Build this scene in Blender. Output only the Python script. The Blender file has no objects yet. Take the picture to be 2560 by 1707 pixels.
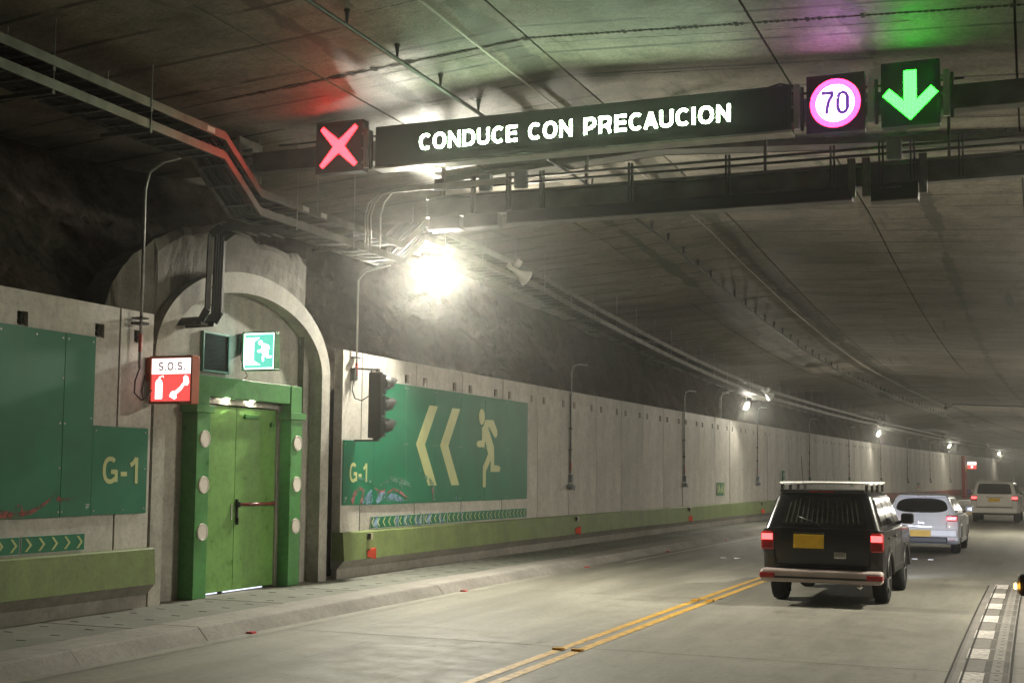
import bpy, bmesh, math, random
from mathutils import Vector, Matrix, noise
random.seed(7)
sc = bpy.context.scene
COL = sc.collection
PI = math.pi

# ------------------------------------------------------------------ camera
F_PX, PITCH, ROLL, PPY = 3206.7, 0.07379, 0.01114, 944.74
D_WALL, YAW, KURV = 10.43586, 0.37181, 0.00089
cam_d = bpy.data.cameras.new('camera')
cam_d.sensor_width = 36.0
cam_d.lens = F_PX / 2560 * 36.0
cam_d.shift_y = (PPY - 853.5) / 2560
cam_d.clip_start = 0.1
cam_d.clip_end = 1000
cam = bpy.data.objects.new('camera', cam_d)
COL.objects.link(cam)
cam.matrix_world = Matrix.Translation((0, 0, 1.9)) @ (Matrix.Rotation(YAW, 4, 'Z') @ Matrix.Rotation(PI / 2 + PITCH, 4, 'X') @ Matrix.Rotation(ROLL, 4, 'Z'))
sc.camera = cam
# ------------------------------------------------------------------ world: inside a tunnel, no sky
world = bpy.data.worlds.new('World')
sc.world = world
world.use_nodes = True
world.node_tree.nodes['Background'].inputs[0].default_value = (0.02, 0.02, 0.018, 1)
world.node_tree.nodes['Background'].inputs[1].default_value = 0.3
# ------------------------------------------------------------------ exposure and renderer
sc.view_settings.view_transform = 'Standard'
sc.view_settings.look = 'None'
sc.view_settings.exposure = 0.0
sc.view_settings.gamma = 1.0
sc.cycles.use_denoising = True
sc.cycles.max_bounces = 4
sc.cycles.diffuse_bounces = 3
sc.cycles.glossy_bounces = 2
sc.cycles.transmission_bounces = 1
sc.cycles.use_adaptive_sampling = True
sc.cycles.adaptive_threshold = 0.02
sc.cycles.use_light_tree = False
sc.cycles.volume_bounces = 0
sc.cycles.sample_clamp_indirect = 4.0
LAMP_W = 680.0          # radiance of the tunnel flood lamps
LAMP_COL = (1.0, 0.945, 0.79)
HAZE = 0.0014

# ------------------------------------------------------------------ road coordinates: s along, o across from left wall, z up
RAD = 1.0 / KURV
def W(o, s, z=0.0):
    t = s * KURV
    r = RAD - o
    return Vector((-D_WALL + RAD - r * math.cos(t), r * math.sin(t), z))
def FR(s, o, z=0.0):
    return Matrix.Translation(W(o, s, z)) @ Matrix.Rotation(-s * KURV, 4, 'Z')
MATS = {}
MW = {}                 # world matrix of the empties
def drop(s):
    P = [(20, 0), (25, -.1), (28, -.3), (34, -.63), (40, -.88), (47, -1.06), (60, -1.1)]
    if s <= 20: return 0.0
    for (a, b), (c, d) in zip(P, P[1:]):
        if s <= c: return b + (d - b) * (s - a) / (c - a)
    return -1.1
RIDGE, ZR = 5.17, 6.96
def ceil_z(o, s):
    return ZR - (0.075 * (RIDGE - o) if o < RIDGE else 0.055 * (o - RIDGE)) + drop(s)

def tag(o, label=None, cat=None, group=None, kind=None):
    if label: o['label'] = label
    if cat: o['category'] = cat
    if group: o['group'] = group
    if kind: o['kind'] = kind
    return o
def thing(name, label, cat, s, o, z=0.0, group=None, rot=0.0, kind=None):
    e = bpy.data.objects.new(name, None)
    COL.objects.link(e)
    m = FR(s, o, z) @ Matrix.Rotation(rot, 4, 'Z')
    e.matrix_world = m
    e.empty_display_size = 0.1
    MW[e.name] = m
    return tag(e, label, cat, group, kind)

class MB:
    def __init__(self): self.v = []; self.f = []; self.mi = []
    def add(self, vs, fs, mi=0):
        n = len(self.v); self.v += [tuple(p) for p in vs]
        self.f += [tuple(i + n for i in f) for f in fs]; self.mi += [mi] * len(fs)
        return self
    def box(self, x0, x1, y0, y1, z0, z1, mi=0):
        return self.add([(x0, y0, z0), (x1, y0, z0), (x1, y1, z0), (x0, y1, z0), (x0, y0, z1), (x1, y0, z1), (x1, y1, z1), (x0, y1, z1)],
                        [(0, 3, 2, 1), (4, 5, 6, 7), (0, 1, 5, 4), (1, 2, 6, 5), (2, 3, 7, 6), (3, 0, 4, 7)], mi)
    def prism(self, poly, axis, a, b, mi=0):
        """poly: 2-D points; axis 'x': poly=(y,z); 'y': poly=(x,z); 'z': poly=(x,y); from a to b"""
        n = len(poly)
        def p3(p, t):
            return (t, p[0], p[1]) if axis == 'x' else ((p[0], t, p[1]) if axis == 'y' else (p[0], p[1], t))
        vs = [p3(p, a) for p in poly] + [p3(p, b) for p in poly]
        fs = [tuple(range(n - 1, -1, -1)), tuple(range(n, 2 * n))] + [(i, (i + 1) % n, n + (i + 1) % n, n + i) for i in range(n)]
        return self.add(vs, fs, mi)
    def flat(self, poly, axis, a, mi=0):
        n = len(poly)
        vs = [(a, p[0], p[1]) if axis == 'x' else ((p[0], a, p[1]) if axis == 'y' else (p[0], p[1], a)) for p in poly]
        return self.add(vs, [tuple(range(n))], mi)
    def tube(self, pts, r, n=8, mi=0, cap=True):
        pts = [Vector(p) for p in pts]; rings = []
        prev = None
        for i, p in enumerate(pts):
            d = (pts[min(i + 1, len(pts) - 1)] - pts[max(i - 1, 0)]).normalized()
            if prev is None:
                up = Vector((0, 0, 1)) if abs(d.z) < .9 else Vector((1, 0, 0))
                u = d.cross(up).normalized()
            else:
                u = (prev - d * prev.dot(d)).normalized()
            prev = u; w = d.cross(u)
            rr = r[i] if isinstance(r, (list, tuple)) else r
            rings.append([p + (u * math.cos(2 * PI * k / n) + w * math.sin(2 * PI * k / n)) * rr for k in range(n)])
        vs = [q for ring in rings for q in ring]; fs = []
        for i in range(len(pts) - 1):
            for k in range(n):
                fs.append((i * n + k, i * n + (k + 1) % n, (i + 1) * n + (k + 1) % n, (i + 1) * n + k))
        if cap: fs += [tuple(range(n - 1, -1, -1)), tuple(range((len(pts) - 1) * n, len(pts) * n))]
        return self.add(vs, fs, mi)
    def bar(self, a, b, w, h, mi=0, side=None):
        a, b = Vector(a), Vector(b); d = (b - a).normalized()
        up = Vector((0, 0, 1)) if abs(d.z) < .95 else Vector((0, 1, 0))
        u = (Vector(side) if side else d.cross(up)).normalized(); t = u.cross(d).normalized()
        vs = [p + u * (w / 2 * i) + t * (h / 2 * j) for p in (a, b) for i, j in ((-1, -1), (1, -1), (1, 1), (-1, 1))]
        return self.add(vs, [(0, 1, 2, 3), (7, 6, 5, 4), (0, 4, 5, 1), (1, 5, 6, 2), (2, 6, 7, 3), (3, 7, 4, 0)], mi)
    def disc(self, c, r, axis, t=0.01, n=28, mi=0, ry=None):
        ry = ry or r
        poly = [(c[1] + r * math.cos(2 * PI * k / n), c[2] + ry * math.sin(2 * PI * k / n)) if axis == 'x' else
                ((c[0] + r * math.cos(2 * PI * k / n), c[2] + ry * math.sin(2 * PI * k / n)) if axis == 'y' else
                 (c[0] + r * math.cos(2 * PI * k / n), c[1] + ry * math.sin(2 * PI * k / n))) for k in range(n)]
        a = c[0] if axis == 'x' else (c[1] if axis == 'y' else c[2])
        return self.prism(poly, axis, a, a + t, mi)
    def lathe(self, prof, axis='y', c=(0, 0, 0), n=24, mi=0):
        """prof: (r, t) along axis"""
        vs = []; fs = []
        for r, t in prof:
            for k in range(n):
                a = 2 * PI * k / n; p, q = r * math.cos(a), r * math.sin(a)
                vs.append((c[0] + p, c[1] + t, c[2] + q) if axis == 'y' else ((c[0] + t, c[1] + p, c[2] + q) if axis == 'x' else (c[0] + p, c[1] + q, c[2] + t)))
        for i in range(len(prof) - 1):
            for k in range(n):
                fs.append((i * n + k, i * n + (k + 1) % n, (i + 1) * n + (k + 1) % n, (i + 1) * n + k))
        return self.add(vs, fs, mi)
    def mesh(self, name, mats, fix=True, uv=False):
        me = bpy.data.meshes.new(name)
        me.from_pydata(self.v, [], self.f)
        for m in (mats if isinstance(mats, (list, tuple)) else [mats]): me.materials.append(MATS[m])
        me.polygons.foreach_set('material_index', self.mi)
        if fix:
            bm = bmesh.new(); bm.from_mesh(me)
            bmesh.ops.recalc_face_normals(bm, faces=bm.faces)
            bm.to_mesh(me); bm.free()
        me.update()
        return me
    def obj(self, name, mats, parent=None, bent=False, at=None, smooth=False, bevel=0.0, seg=2, fix=True):
        vs = self.v
        uvs = None
        if bent:
            uvs = [(p[0], p[1]) for p in vs]
            inv = MW[parent.name].inverted() if parent else Matrix.Translation(-W(*vs[0]))
            self.v = [tuple(inv @ W(*p)) for p in vs]
        me = self.mesh(name, mats, fix)
        if uvs:
            lay = me.uv_layers.new(name='UVMap')
            li = [0] * len(me.loops); me.loops.foreach_get('vertex_index', li)
            flat = []
            for i in li: flat += [uvs[i][0], uvs[i][1]]
            lay.data.foreach_set('uv', flat)
        o = bpy.data.objects.new(name, me)
        COL.objects.link(o)
        if parent: o.parent = parent
        elif bent: o.matrix_world = Matrix.Translation(W(*vs[0]))
        elif at: o.matrix_world = FR(*at)
        if not parent: MW[o.name] = o.matrix_world.copy()
        if smooth:
            me.polygons.foreach_set('use_smooth', [True] * len(me.polygons))
        if bevel:
            b = o.modifiers.new('bevel', 'BEVEL'); b.width = bevel; b.segments = seg; b.limit_method = 'ANGLE'; b.angle_limit = 0.7
            if smooth is not True:
                me.polygons.foreach_set('use_smooth', [False] * len(me.polygons))
        return o
def autosmooth(o, ang=.6):
    me = o.data; bm = bmesh.new(); bm.from_mesh(me)
    for f in bm.faces: f.smooth = True
    for e in bm.edges:
        if len(e.link_faces) == 2 and e.calc_face_angle(0) > ang: e.smooth = False
    bm.to_mesh(me); bm.free(); return o
def inst(src, parent=None, m=None, name=None):
    c = src.copy(); COL.objects.link(c)
    if name: c.name = name
    c.parent = parent
    if m is not None:
        if parent: c.matrix_local = m
        else: c.matrix_world = m; MW[c.name] = m.copy()
    return c
def copy_tree(root, m):
    r = root.copy(); COL.objects.link(r); r.matrix_world = m; MW[r.name] = m.copy()
    for ch in root.children:
        c = ch.copy(); COL.objects.link(c); c.parent = r
        for g in ch.children:
            d = g.copy(); COL.objects.link(d); d.parent = c
    return r

# ------------------------------------------------------------------ materials
class N:
    def __init__(self, name):
        m = bpy.data.materials.new(name); m.use_nodes = True
        self.m = m; self.t = m.node_tree; self.n = self.t.nodes
        self.b = self.n['Principled BSDF']; MATS[name] = m
    def new(self, typ, **kw):
        x = self.n.new(typ)
        for k, v in kw.items(): setattr(x, k, v)
        return x
    def link(self, a, b): self.t.links.new(a, b)
    def coord(self, kind='Object', scale=(1, 1, 1)):
        tc = self.new('ShaderNodeTexCoord'); mp = self.new('ShaderNodeMapping')
        mp.inputs['Scale'].default_value = scale
        self.link(tc.outputs[kind], mp.inputs['Vector']); return mp.outputs[0]
    def noise(self, vec, scale, detail=5, rough=.55, dist=0.0):
        x = self.new('ShaderNodeTexNoise'); x.inputs['Scale'].default_value = scale
        x.inputs['Detail'].default_value = detail; x.inputs['Roughness'].default_value = rough; x.inputs['Distortion'].default_value = dist
        self.link(vec, x.inputs['Vector']); return x.outputs[0]
    def ramp(self, fac, stops):
        r = self.new('ShaderNodeValToRGB'); e = r.color_ramp.elements
        while len(e) < len(stops): e.new(.5)
        for q, (p, c) in zip(e, stops):
            q.position = p; q.color = (c, c, c, 1) if not isinstance(c, (tuple, list)) else (*c, 1)
        self.link(fac, r.inputs[0]); return r.outputs[0]
    def mix(self, fac, a, b, mode='MIX'):
        x = self.new('ShaderNodeMix', data_type='RGBA', blend_type=mode)
        for s, v in ((x.inputs[0], fac), (x.inputs[6], a), (x.inputs[7], b)):
            if isinstance(v, (int, float)): s.default_value = v
            elif isinstance(v, (tuple, list)): s.default_value = (*v, 1)
            else: self.link(v, s)
        return x.outputs[2]
    def bump(self, h, strength=.3, dist=.02):
        x = self.new('ShaderNodeBump'); x.inputs['Strength'].default_value = strength; x.inputs['Distance'].default_value = dist
        self.link(h, x.inputs['Height']); self.link(x.outputs[0], self.b.inputs['Normal'])
    def base(self, c, rough=.7, spec=.5, metal=0.0):
        i = self.b.inputs
        if isinstance(c, (tuple, list)): i['Base Color'].default_value = (*c, 1)
        else: self.link(c, i['Base Color'])
        if isinstance(rough, (int, float)): i['Roughness'].default_value = rough
        else: self.link(rough, i['Roughness'])
        i['Specular IOR Level'].default_value = spec; i['Metallic'].default_value = metal
        return self

def plain(name, c, rough=.5, spec=.5, metal=0.0, var=.12, scale=6):
    k = N(name); v = k.coord()
    n = k.noise(v, scale, 4)
    dark = tuple(x * (1 - var * 2) for x in c); lite = tuple(min(1, x * (1 + var)) for x in c)
    col = k.ramp(n, [(.3, dark), (.7, lite)])
    n2 = k.noise(v, scale * 5, 3)
    k.base(col, rough, spec, metal)
    k.bump(n2, .08, .01)
    return k
def glow(name, c, strength):
    k = N(name); k.base((0.02, 0.02, 0.02), .4)
    k.b.inputs['Emission Color'].default_value = (*c, 1); k.b.inputs['Emission Strength'].default_value = strength
    return k
def led(name, c, strength, pitch=.0145):
    k = glow(name, c, strength)
    tc = k.new('ShaderNodeTexCoord'); sx = k.new('ShaderNodeSeparateXYZ'); k.link(tc.outputs['Object'], sx.inputs[0])
    def cell(sock):
        m = k.new('ShaderNodeMath', operation='MULTIPLY'); k.link(sock, m.inputs[0]); m.inputs[1].default_value = 1 / pitch
        f = k.new('ShaderNodeMath', operation='FRACT'); k.link(m.outputs[0], f.inputs[0])
        d = k.new('ShaderNodeMath', operation='SUBTRACT'); k.link(f.outputs[0], d.inputs[0]); d.inputs[1].default_value = .5
        q = k.new('ShaderNodeMath', operation='MULTIPLY'); k.link(d.outputs[0], q.inputs[0]); k.link(d.outputs[0], q.inputs[1]); return q.outputs[0]
    a = k.new('ShaderNodeMath', operation='ADD'); k.link(cell(sx.outputs[0]), a.inputs[0]); k.link(cell(sx.outputs[2]), a.inputs[1])
    mr = k.new('ShaderNodeMapRange'); mr.inputs[1].default_value = .12; mr.inputs[2].default_value = .21; mr.inputs[3].default_value = strength; mr.inputs[4].default_value = strength * .10
    k.link(a.outputs[0], mr.inputs[0]); k.link(mr.outputs[0], k.b.inputs['Emission Strength'])
def concrete(name, c, var=.25, scale=1.0, rough=.75, streak=0.0, rand=0.0, coord='Object', stain=.35, bump=.25, spec=.35, axis=2):
    k = N(name)
    v = k.coord(coord)
    big = k.noise(v, .7 * scale, 6, .6, .4); mid = k.noise(v, 4 * scale, 6, .65); fine = k.noise(v, 42 * scale, 4, .6)
    col = k.ramp(big, [(.28, tuple(x * (1 - var) for x in c)), (.72, tuple(x * (1 + var * .6) for x in c))])
    col = k.mix(.6, col, k.ramp(mid, [(.25, .5), (.55, .95), (.8, 1.15)]), 'MULTIPLY')
    m2 = k.noise(v, 15 * scale, 6, .7, .2)
    col = k.mix(.55, col, k.ramp(m2, [(.28, .45), (.48, .95), (.75, 1.2)]), 'MULTIPLY')
    pit = k.ramp(k.noise(v, 24 * scale, 2, .5), [(.70, 1.0), (.76, .35)])
    col = k.mix(.6, col, pit, 'MULTIPLY')
    st = k.ramp(k.noise(v, 1.6 * scale, 8, .72, .8), [(.56, 0.0), (.75, 1.0)])
    fac = k.new('ShaderNodeMath', operation='MULTIPLY'); k.link(st, fac.inputs[0]); fac.inputs[1].default_value = stain
    col = k.mix(fac.outputs[0], col, tuple(x * .35 for x in c))
    if streak:
        sv = k.coord(coord, (2.2, 2.2, .30) if axis == 2 else (.35, 5, 1))
        s = k.ramp(k.noise(sv, 1.6, 5, .6, .3), [(.42, 1.0), (.7, 1.0 - streak)])
        col = k.mix(1.0, col, s, 'MULTIPLY')
    if rand:
        oi = k.new('ShaderNodeObjectInfo')
        mr = k.new('ShaderNodeMapRange'); mr.inputs[3].default_value = 1 - rand; mr.inputs[4].default_value = 1 + rand * .6
        k.link(oi.outputs['Random'], mr.inputs[0])
        col = k.mix(1.0, col, mr.outputs[0], 'MULTIPLY')
    r = k.ramp(mid, [(.3, rough - .12), (.7, rough + .12)])
    k.base(col, r, spec)
    h = k.mix(.4, k.mix(.5, mid, m2), fine); k.bump(h, bump * 1.4, .02)
    return k

concrete('panel_concrete', (.58, .55, .495), .20, .9, .66, streak=.16, rand=.13, stain=.40, bump=.18)
concrete('portal_concrete', (.42, .40, .35), .25, 1.2, .75, streak=.25, stain=.4)
concrete('shotcrete', (.15, .138, .115), .30, 1.2, .85, stain=.55, bump=.5)
concrete('kerb_concrete', (.31, .29, .262), .25, 1.5, .8, rand=.08, stain=.5, bump=.4)
concrete('base_concrete', (.30, .28, .245), .25, 1.2, .8, stain=.45, coord='Object')
concrete('slab_concrete', (.19, .195, .165), .25, 1.5, .75, rand=.12, stain=.35)
concrete('drain_concrete', (.23, .215, .195), .25, 2.0, .75, rand=.15, stain=.5, bump=.4)
concrete('gutter_concrete', (.27, .258, .215), .2, 1.5, .7, stain=.4, coord='UV')
concrete('right_wall_concrete', (.33, .30, .26), .2, .6, .8, stain=.3)
concrete('green_paint', (.185, .245, .085), .14, 1.2, .62, streak=.22, stain=.35, bump=.1)
concrete('red_paint', (.22, .045, .035), .14, 1.2, .6, streak=.2, stain=.3, bump=.1)
# rock
k = N('rock'); v = k.coord()
wa = k.noise(v, 2.2, 6, .65)
wv_ = k.mix(.16, v, wa, 'ADD')
a = k.noise(v, 1.0, 10, .72, .6); b = k.noise(v, 9, 9, .75)
vo = k.new('ShaderNodeTexVoronoi', feature='DISTANCE_TO_EDGE'); vo.inputs['Scale'].default_value = 1.7; k.link(wv_, vo.inputs['Vector'])
vc = k.new('ShaderNodeTexVoronoi'); vc.inputs['Scale'].default_value = 5.5; k.link(wv_, vc.inputs['Vector'])
col = k.ramp(a, [(.28, (.016, .0135, .0105)), (.5, (.050, .042, .033)), (.68, (.090, .076, .060)), (.85, (.14, .12, .096))])
col = k.mix(.75, col, k.ramp(b, [(.3, .35), (.5, .9), (.7, 1.3)]), 'MULTIPLY')
col = k.mix(.25, col, k.ramp(vc.outputs['Color'], [(.2, .55), (.8, 1.25)]), 'MULTIPLY')
col = k.mix(.35, col, k.ramp(vo.outputs[0], [(.0, .25), (.03, 1.0)]), 'MULTIPLY')
k.base(col, .95, .15)
hh = k.mix(.22, k.mix(.5, a, b), k.ramp(vo.outputs[0], [(.0, .6), (.10, 1.0)])); k.bump(hh, 1.0, .08)
# ceiling slab: sooty cast concrete with board lines, leak stains, dark lengthwise bands and patches
k = N('ceiling_concrete'); v = k.coord('UV')
sv = k.coord('UV', (.55, 2.0, 1)); big = k.noise(v, .28, 9, .68, .9); st = k.noise(sv, 1.1, 9, .7, .7); fine = k.noise(v, 22, 6, .7); mid = k.noise(v, 2.4, 8, .72, .5)
col = k.ramp(big, [(.30, (.095, .083, .065)), (.48, (.20, .178, .143)), (.62, (.29, .260, .212)), (.78, (.38, .345, .29))])
col = k.mix(.8, col, k.ramp(st, [(.30, .42), (.47, .9), (.72, 1.15)]), 'MULTIPLY')
col = k.mix(.7, col, k.ramp(mid, [(.30, .45), (.5, 1.0), (.75, 1.2)]), 'MULTIPLY')
col = k.mix(.65, col, k.ramp(fine, [(.3, .4), (.6, 1.08)]), 'MULTIPLY')
col = k.mix(.6, col, k.ramp(k.noise(v, 8, 6, .75, .3), [(.3, .4), (.5, 1.0), (.75, 1.2)]), 'MULTIPLY')
leak = k.ramp(k.noise(k.coord('UV', (1.3, .16, 1)), .9, 6, .7, 1.2), [(.60, 0.0), (.68, .75)])
col = k.mix(leak, col, (.04, .037, .030))
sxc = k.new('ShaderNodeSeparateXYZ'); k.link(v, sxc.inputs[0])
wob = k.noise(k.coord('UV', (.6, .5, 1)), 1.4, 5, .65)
for u0, hw in ((4.86, .17), (3.05, .13), (8.9, .1)):  # dark bands with wavering edges, running along the road
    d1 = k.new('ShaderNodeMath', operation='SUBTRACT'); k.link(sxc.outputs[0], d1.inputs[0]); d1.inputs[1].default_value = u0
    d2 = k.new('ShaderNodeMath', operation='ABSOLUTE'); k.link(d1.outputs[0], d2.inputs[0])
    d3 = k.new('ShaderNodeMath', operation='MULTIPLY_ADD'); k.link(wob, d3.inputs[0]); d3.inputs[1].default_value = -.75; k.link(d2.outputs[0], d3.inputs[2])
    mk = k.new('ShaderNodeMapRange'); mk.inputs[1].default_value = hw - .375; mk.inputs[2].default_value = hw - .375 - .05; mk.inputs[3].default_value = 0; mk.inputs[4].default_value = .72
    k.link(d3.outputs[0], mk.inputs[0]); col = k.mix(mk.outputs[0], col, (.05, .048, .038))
pale = k.ramp(k.noise(k.coord('UV', (.35, .9, 1)), .8, 7, .75, 1.5), [(.66, 0.0), (.70, .55)])
col = k.mix(pale, col, (.30, .285, .25))
wv = k.new('ShaderNodeTexWave', wave_type='BANDS', bands_direction='Y'); wv.inputs['Scale'].default_value = .33; wv.inputs['Distortion'].default_value = 1.2; wv.inputs['Detail'].default_value = 3; wv.inputs['Detail Scale'].default_value = .4
k.link(v, wv.inputs['Vector'])
line = k.ramp(wv.outputs[1], [(0.0, 1.0), (.006, 1.0), (.02, 0.0)])
brk = k.ramp(k.noise(v, .7, 4), [(.42, 0.0), (.5, .85)])
fm = k.new('ShaderNodeMath', operation='MULTIPLY'); k.link(line, fm.inputs[0]); k.link(brk, fm.inputs[1])
col = k.mix(fm.outputs[0], col, (.03, .027, .022))
k.base(col, k.ramp(mid, [(.3, .52), (.7, .74)]), .4); k.bump(k.mix(.5, k.mix(.4, st, mid), fine), .6, .025)
# road
k = N('road_concrete'); v = k.coord('UV'); lv = k.coord('UV', (1.0, .10, 1))
big = k.noise(v, .22, 7, .6, .5); tr = k.noise(lv, 1.3, 6, .6, .3); fine = k.noise(v, 70, 4, .7); mid = k.noise(v, 3, 6, .65)
col = k.ramp(big, [(.3, (.225, .215, .175)), (.7, (.31, .298, .248))])
col = k.mix(.8, col, k.ramp(tr, [(.3, .55), (.62, 1.05)]), 'MULTIPLY')
col = k.mix(.7, col, k.ramp(mid, [(.28, .6), (.5, 1.0), (.75, 1.12)]), 'MULTIPLY')
drip = k.ramp(k.noise(k.coord('UV', (2.2, .35, 1)), 1.5, 5, .6, .8), [(.64, 0.0), (.72, .55)])
col = k.mix(drip, col, (.085, .08, .068))
sx = k.new('ShaderNodeSeparateXYZ'); k.link(v, sx.inputs[0])
dv = k.new('ShaderNodeMath', operation='MULTIPLY'); k.link(sx.outputs[0], dv.inputs[0]); dv.inputs[1].default_value = .1
lane = k.ramp(dv.outputs[0], [(.56, 1.0), (.62, .78), (.88, .78), (.98, .82)])  # right lane colour darkened for car shadow and distance from the lamps
col = k.mix(1.0, col, lane, 'MULTIPLY')
col = k.mix(.6, col, k.ramp(fine, [(.3, .45), (.62, 1.1)]), 'MULTIPLY')
col = k.mix(.55, col, k.ramp(k.noise(v, 13, 6, .75), [(.3, .5), (.5, 1.0), (.75, 1.15)]), 'MULTIPLY')
spots = k.ramp(k.noise(v, 5.5, 3, .5), [(.74, 0.0), (.77, .8)])
col = k.mix(spots, col, (.06, .055, .045))
k.base(col, k.ramp(mid, [(.3, .58), (.7, .78)]), .35); k.bump(k.mix(.5, mid, fine), .25, .015)
plain('joint_dark', (.03, .028, .024), .9, .2)
plain('galvanised', (.36, .36, .34), .42, .5, .8, .2, 5)
plain('tray_steel', (.17, .162, .145), .5, .5, .6, .2, 4)
plain('dark_steel', (.055, .055, .05), .5, .5, .4, .25, 6)
plain('beam_steel', (.105, .10, .088), .5, .5, .3, .2, 3)
plain('black_plastic', (.014, .014, .013), .42, .45, 0, .2, 8)
plain('cable_black', (.012, .012, .012), .6, .35, 0, .2, 8)
plain('conduit_light', (.42, .40, .34), .5, .4, .2, .1, 5)
plain('white_plastic', (.68, .66, .63), .45, .5, 0, .06, 4)
plain('disc_white', (.74, .69, .62), .6, .4, 0, .04, 5)
plain('aluminium', (.52, .52, .50), .38, .5, .8, .1, 5)
plain('sign_frame', (.012, .012, .011), .5, .4, 0, .15, 5)
plain('sign_face', (.010, .010, .009), .65, .3, 0, .1, 40)
plain('sign_green', (.003, .145, .068), .5, .3, 0, .12, 1.2)
plain('luminescent', (.46, .50, .22), .45, .4, 0, .07, 3)
plain('sign_edge', (.45, .5, .46), .5, .4, 0, .05, 5)
concrete('door_green', (.17, .36, .085), .10, .8, .36, streak=.10, stain=.12, bump=.03, spec=.5)
concrete('frame_green', (.07, .28, .065), .10, .8, .38, streak=.10, stain=.14, bump=.03, spec=.5)
plain('bar_red', (.20, .018, .018), .3, .5, 0, .1, 5)
plain('orange_paint', (.50, .10, .03), .45, .5, 0, .1, 5)
plain('vent_green', (.10, .22, .17), .5, .5, .1, .1, 5)
plain('vent_dark', (.02, .022, .02), .6, .4, 0, .2, 8)
plain('reflector_red', (.75, .07, .025), .3, .6, 0, .05, 5)
plain('stud_red', (.5, .03, .03), .3, .6, 0, .05, 5)
plain('beige_box', (.42, .38, .27), .5, .5, 0, .08, 5)
plain('device_grey', (.15, .17, .18), .5, .5, 0, .12, 5)
plain('yellow_paint', (.56, .32, .04), .6, .4, 0, .22, 9)
plain('white_paint', (.56, .52, .49), .65, .4, 0, .25, 14)
plain('stud_amber', (.75, .36, .03), .3, .6, 0, .08, 5)
plain('stud_white', (.85, .85, .88), .25, .6, 0, .05, 5)
plain('pipe_red', (.45, .05, .03), .5, .5, 0, .1, 5)
plain('graffiti_red', (.30, .035, .025), .4, .5, 0, .2, 8)
plain('graffiti_blue', (.20, .33, .48), .4, .5, 0, .25, 6)
plain('graffiti_pink', (.40, .12, .13), .4, .5, 0, .2, 6)
plain('graffiti_mist', (.10, .26, .18), .4, .5, 0, .2, 4)
for n_ in ('yellow_paint', 'white_paint'):
    m_ = MATS[n_]; t_ = m_.node_tree; tc_ = t_.nodes.new('ShaderNodeTexCoord'); no_ = t_.nodes.new('ShaderNodeTexNoise'); no_.inputs['Scale'].default_value = 16.0; no_.inputs['Detail'].default_value = 8; no_.inputs['Roughness'].default_value = .7
    mr_ = t_.nodes.new('ShaderNodeMapRange'); mr_.inputs[1].default_value = .30; mr_.inputs[2].default_value = .46; mr_.inputs[3].default_value = .45; mr_.inputs[4].default_value = 1.0
    t_.links.new(tc_.outputs['Object'], no_.inputs['Vector']); t_.links.new(no_.outputs[0], mr_.inputs[0]); t_.links.new(mr_.outputs[0], t_.nodes['Principled BSDF'].inputs['Alpha'])
for n_ in ('graffiti_red', 'graffiti_blue', 'graffiti_pink', 'graffiti_mist'):
    m_ = MATS[n_]; t_ = m_.node_tree; tc_ = t_.nodes.new('ShaderNodeTexCoord'); no_ = t_.nodes.new('ShaderNodeTexNoise'); no_.inputs['Scale'].default_value = 7.0; no_.inputs['Detail'].default_value = 6
    mr_ = t_.nodes.new('ShaderNodeMapRange'); mr_.inputs[1].default_value = .38; mr_.inputs[2].default_value = .62; mr_.inputs[3].default_value = .15; mr_.inputs[4].default_value = .95
    t_.links.new(tc_.outputs['Object'], no_.inputs['Vector']); t_.links.new(no_.outputs[0], mr_.inputs[0]); t_.links.new(mr_.outputs[0], t_.nodes['Principled BSDF'].inputs['Alpha'])
plain('pillar_red', (.42, .03, .025), .45, .5, 0, .1, 4)
# vehicles
def paint(name, c, rough=.3, coat=.3):
    k = plain(name, c, rough, .35, 0, .03, 2); k.b.inputs['Coat Weight'].default_value = coat; k.b.inputs['Coat Roughness'].default_value = .08
paint('paint_black', (.006, .006, .007)); paint('paint_white', (.84, .84, .85)); paint('paint_cream', (.82, .79, .72)); paint('paint_dark', (.03, .028, .028))
plain('bumper_beige', (.40, .33, .31), .5, .5, 0, .06, 3)
plain('car_glass', (.012, .013, .013), .08, .6, 0, .05, 3)
plain('tyre', (.016, .016, .016), .85, .3, 0, .2, 8)
plain('rim', (.40, .40, .41), .35, .5, .8, .1, 6)
plain('plate_yellow', (.80, .48, .02), .45, .5, 0, .05, 8)
plain('plate_ink', (.02, .02, .02), .5, .4)
plain('chrome', (.7, .7, .7), .12, .5, 1.0, .03, 5)
plain('lens_red', (.35, .01, .012), .15, .6, 0, .1, 8)
plain('curtain', (.06, .055, .035), .7, .3, 0, .3, 20)
# things that give light
glow('lamp_glass', LAMP_COL, 40.0).m.cycles.emission_sampling = 'NONE'
led('led_red', (1.0, .011, .016), 40.0)
led('led_green', (.012, 1.0, .016), 46.0)
glow('led_white', (.72, 1.0, .64), 60.0)
led('led_magenta', (1.0, .02, .10), 26.0)
led('led_pale', (.62, .32, 1.0), 62.0)
glow('led_violet', (.22, .08, .50), .6)
glow('sos_white', (1.0, .94, .90), 1.8)
plain('sos_ink', (.75, .05, .04), .5)
glow('sos_red', (1.0, .10, .09), 1.0)
glow('exit_teal', (.16, .80, .60), 1.05)
glow('exit_white', (.62, 1.0, .86), 7.0)
glow('gap_light', (.80, .86, 1.0), 1.6)
glow('brake_red', (1.0, .07, .07), 5.0)
glow('amber_on', (1.0, .50, .06), 22.0)
glow('head_lens', (.80, .86, 1.0), 6.0)
glow('door_lamp', (1.0, .95, .74), 300.0)
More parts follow.
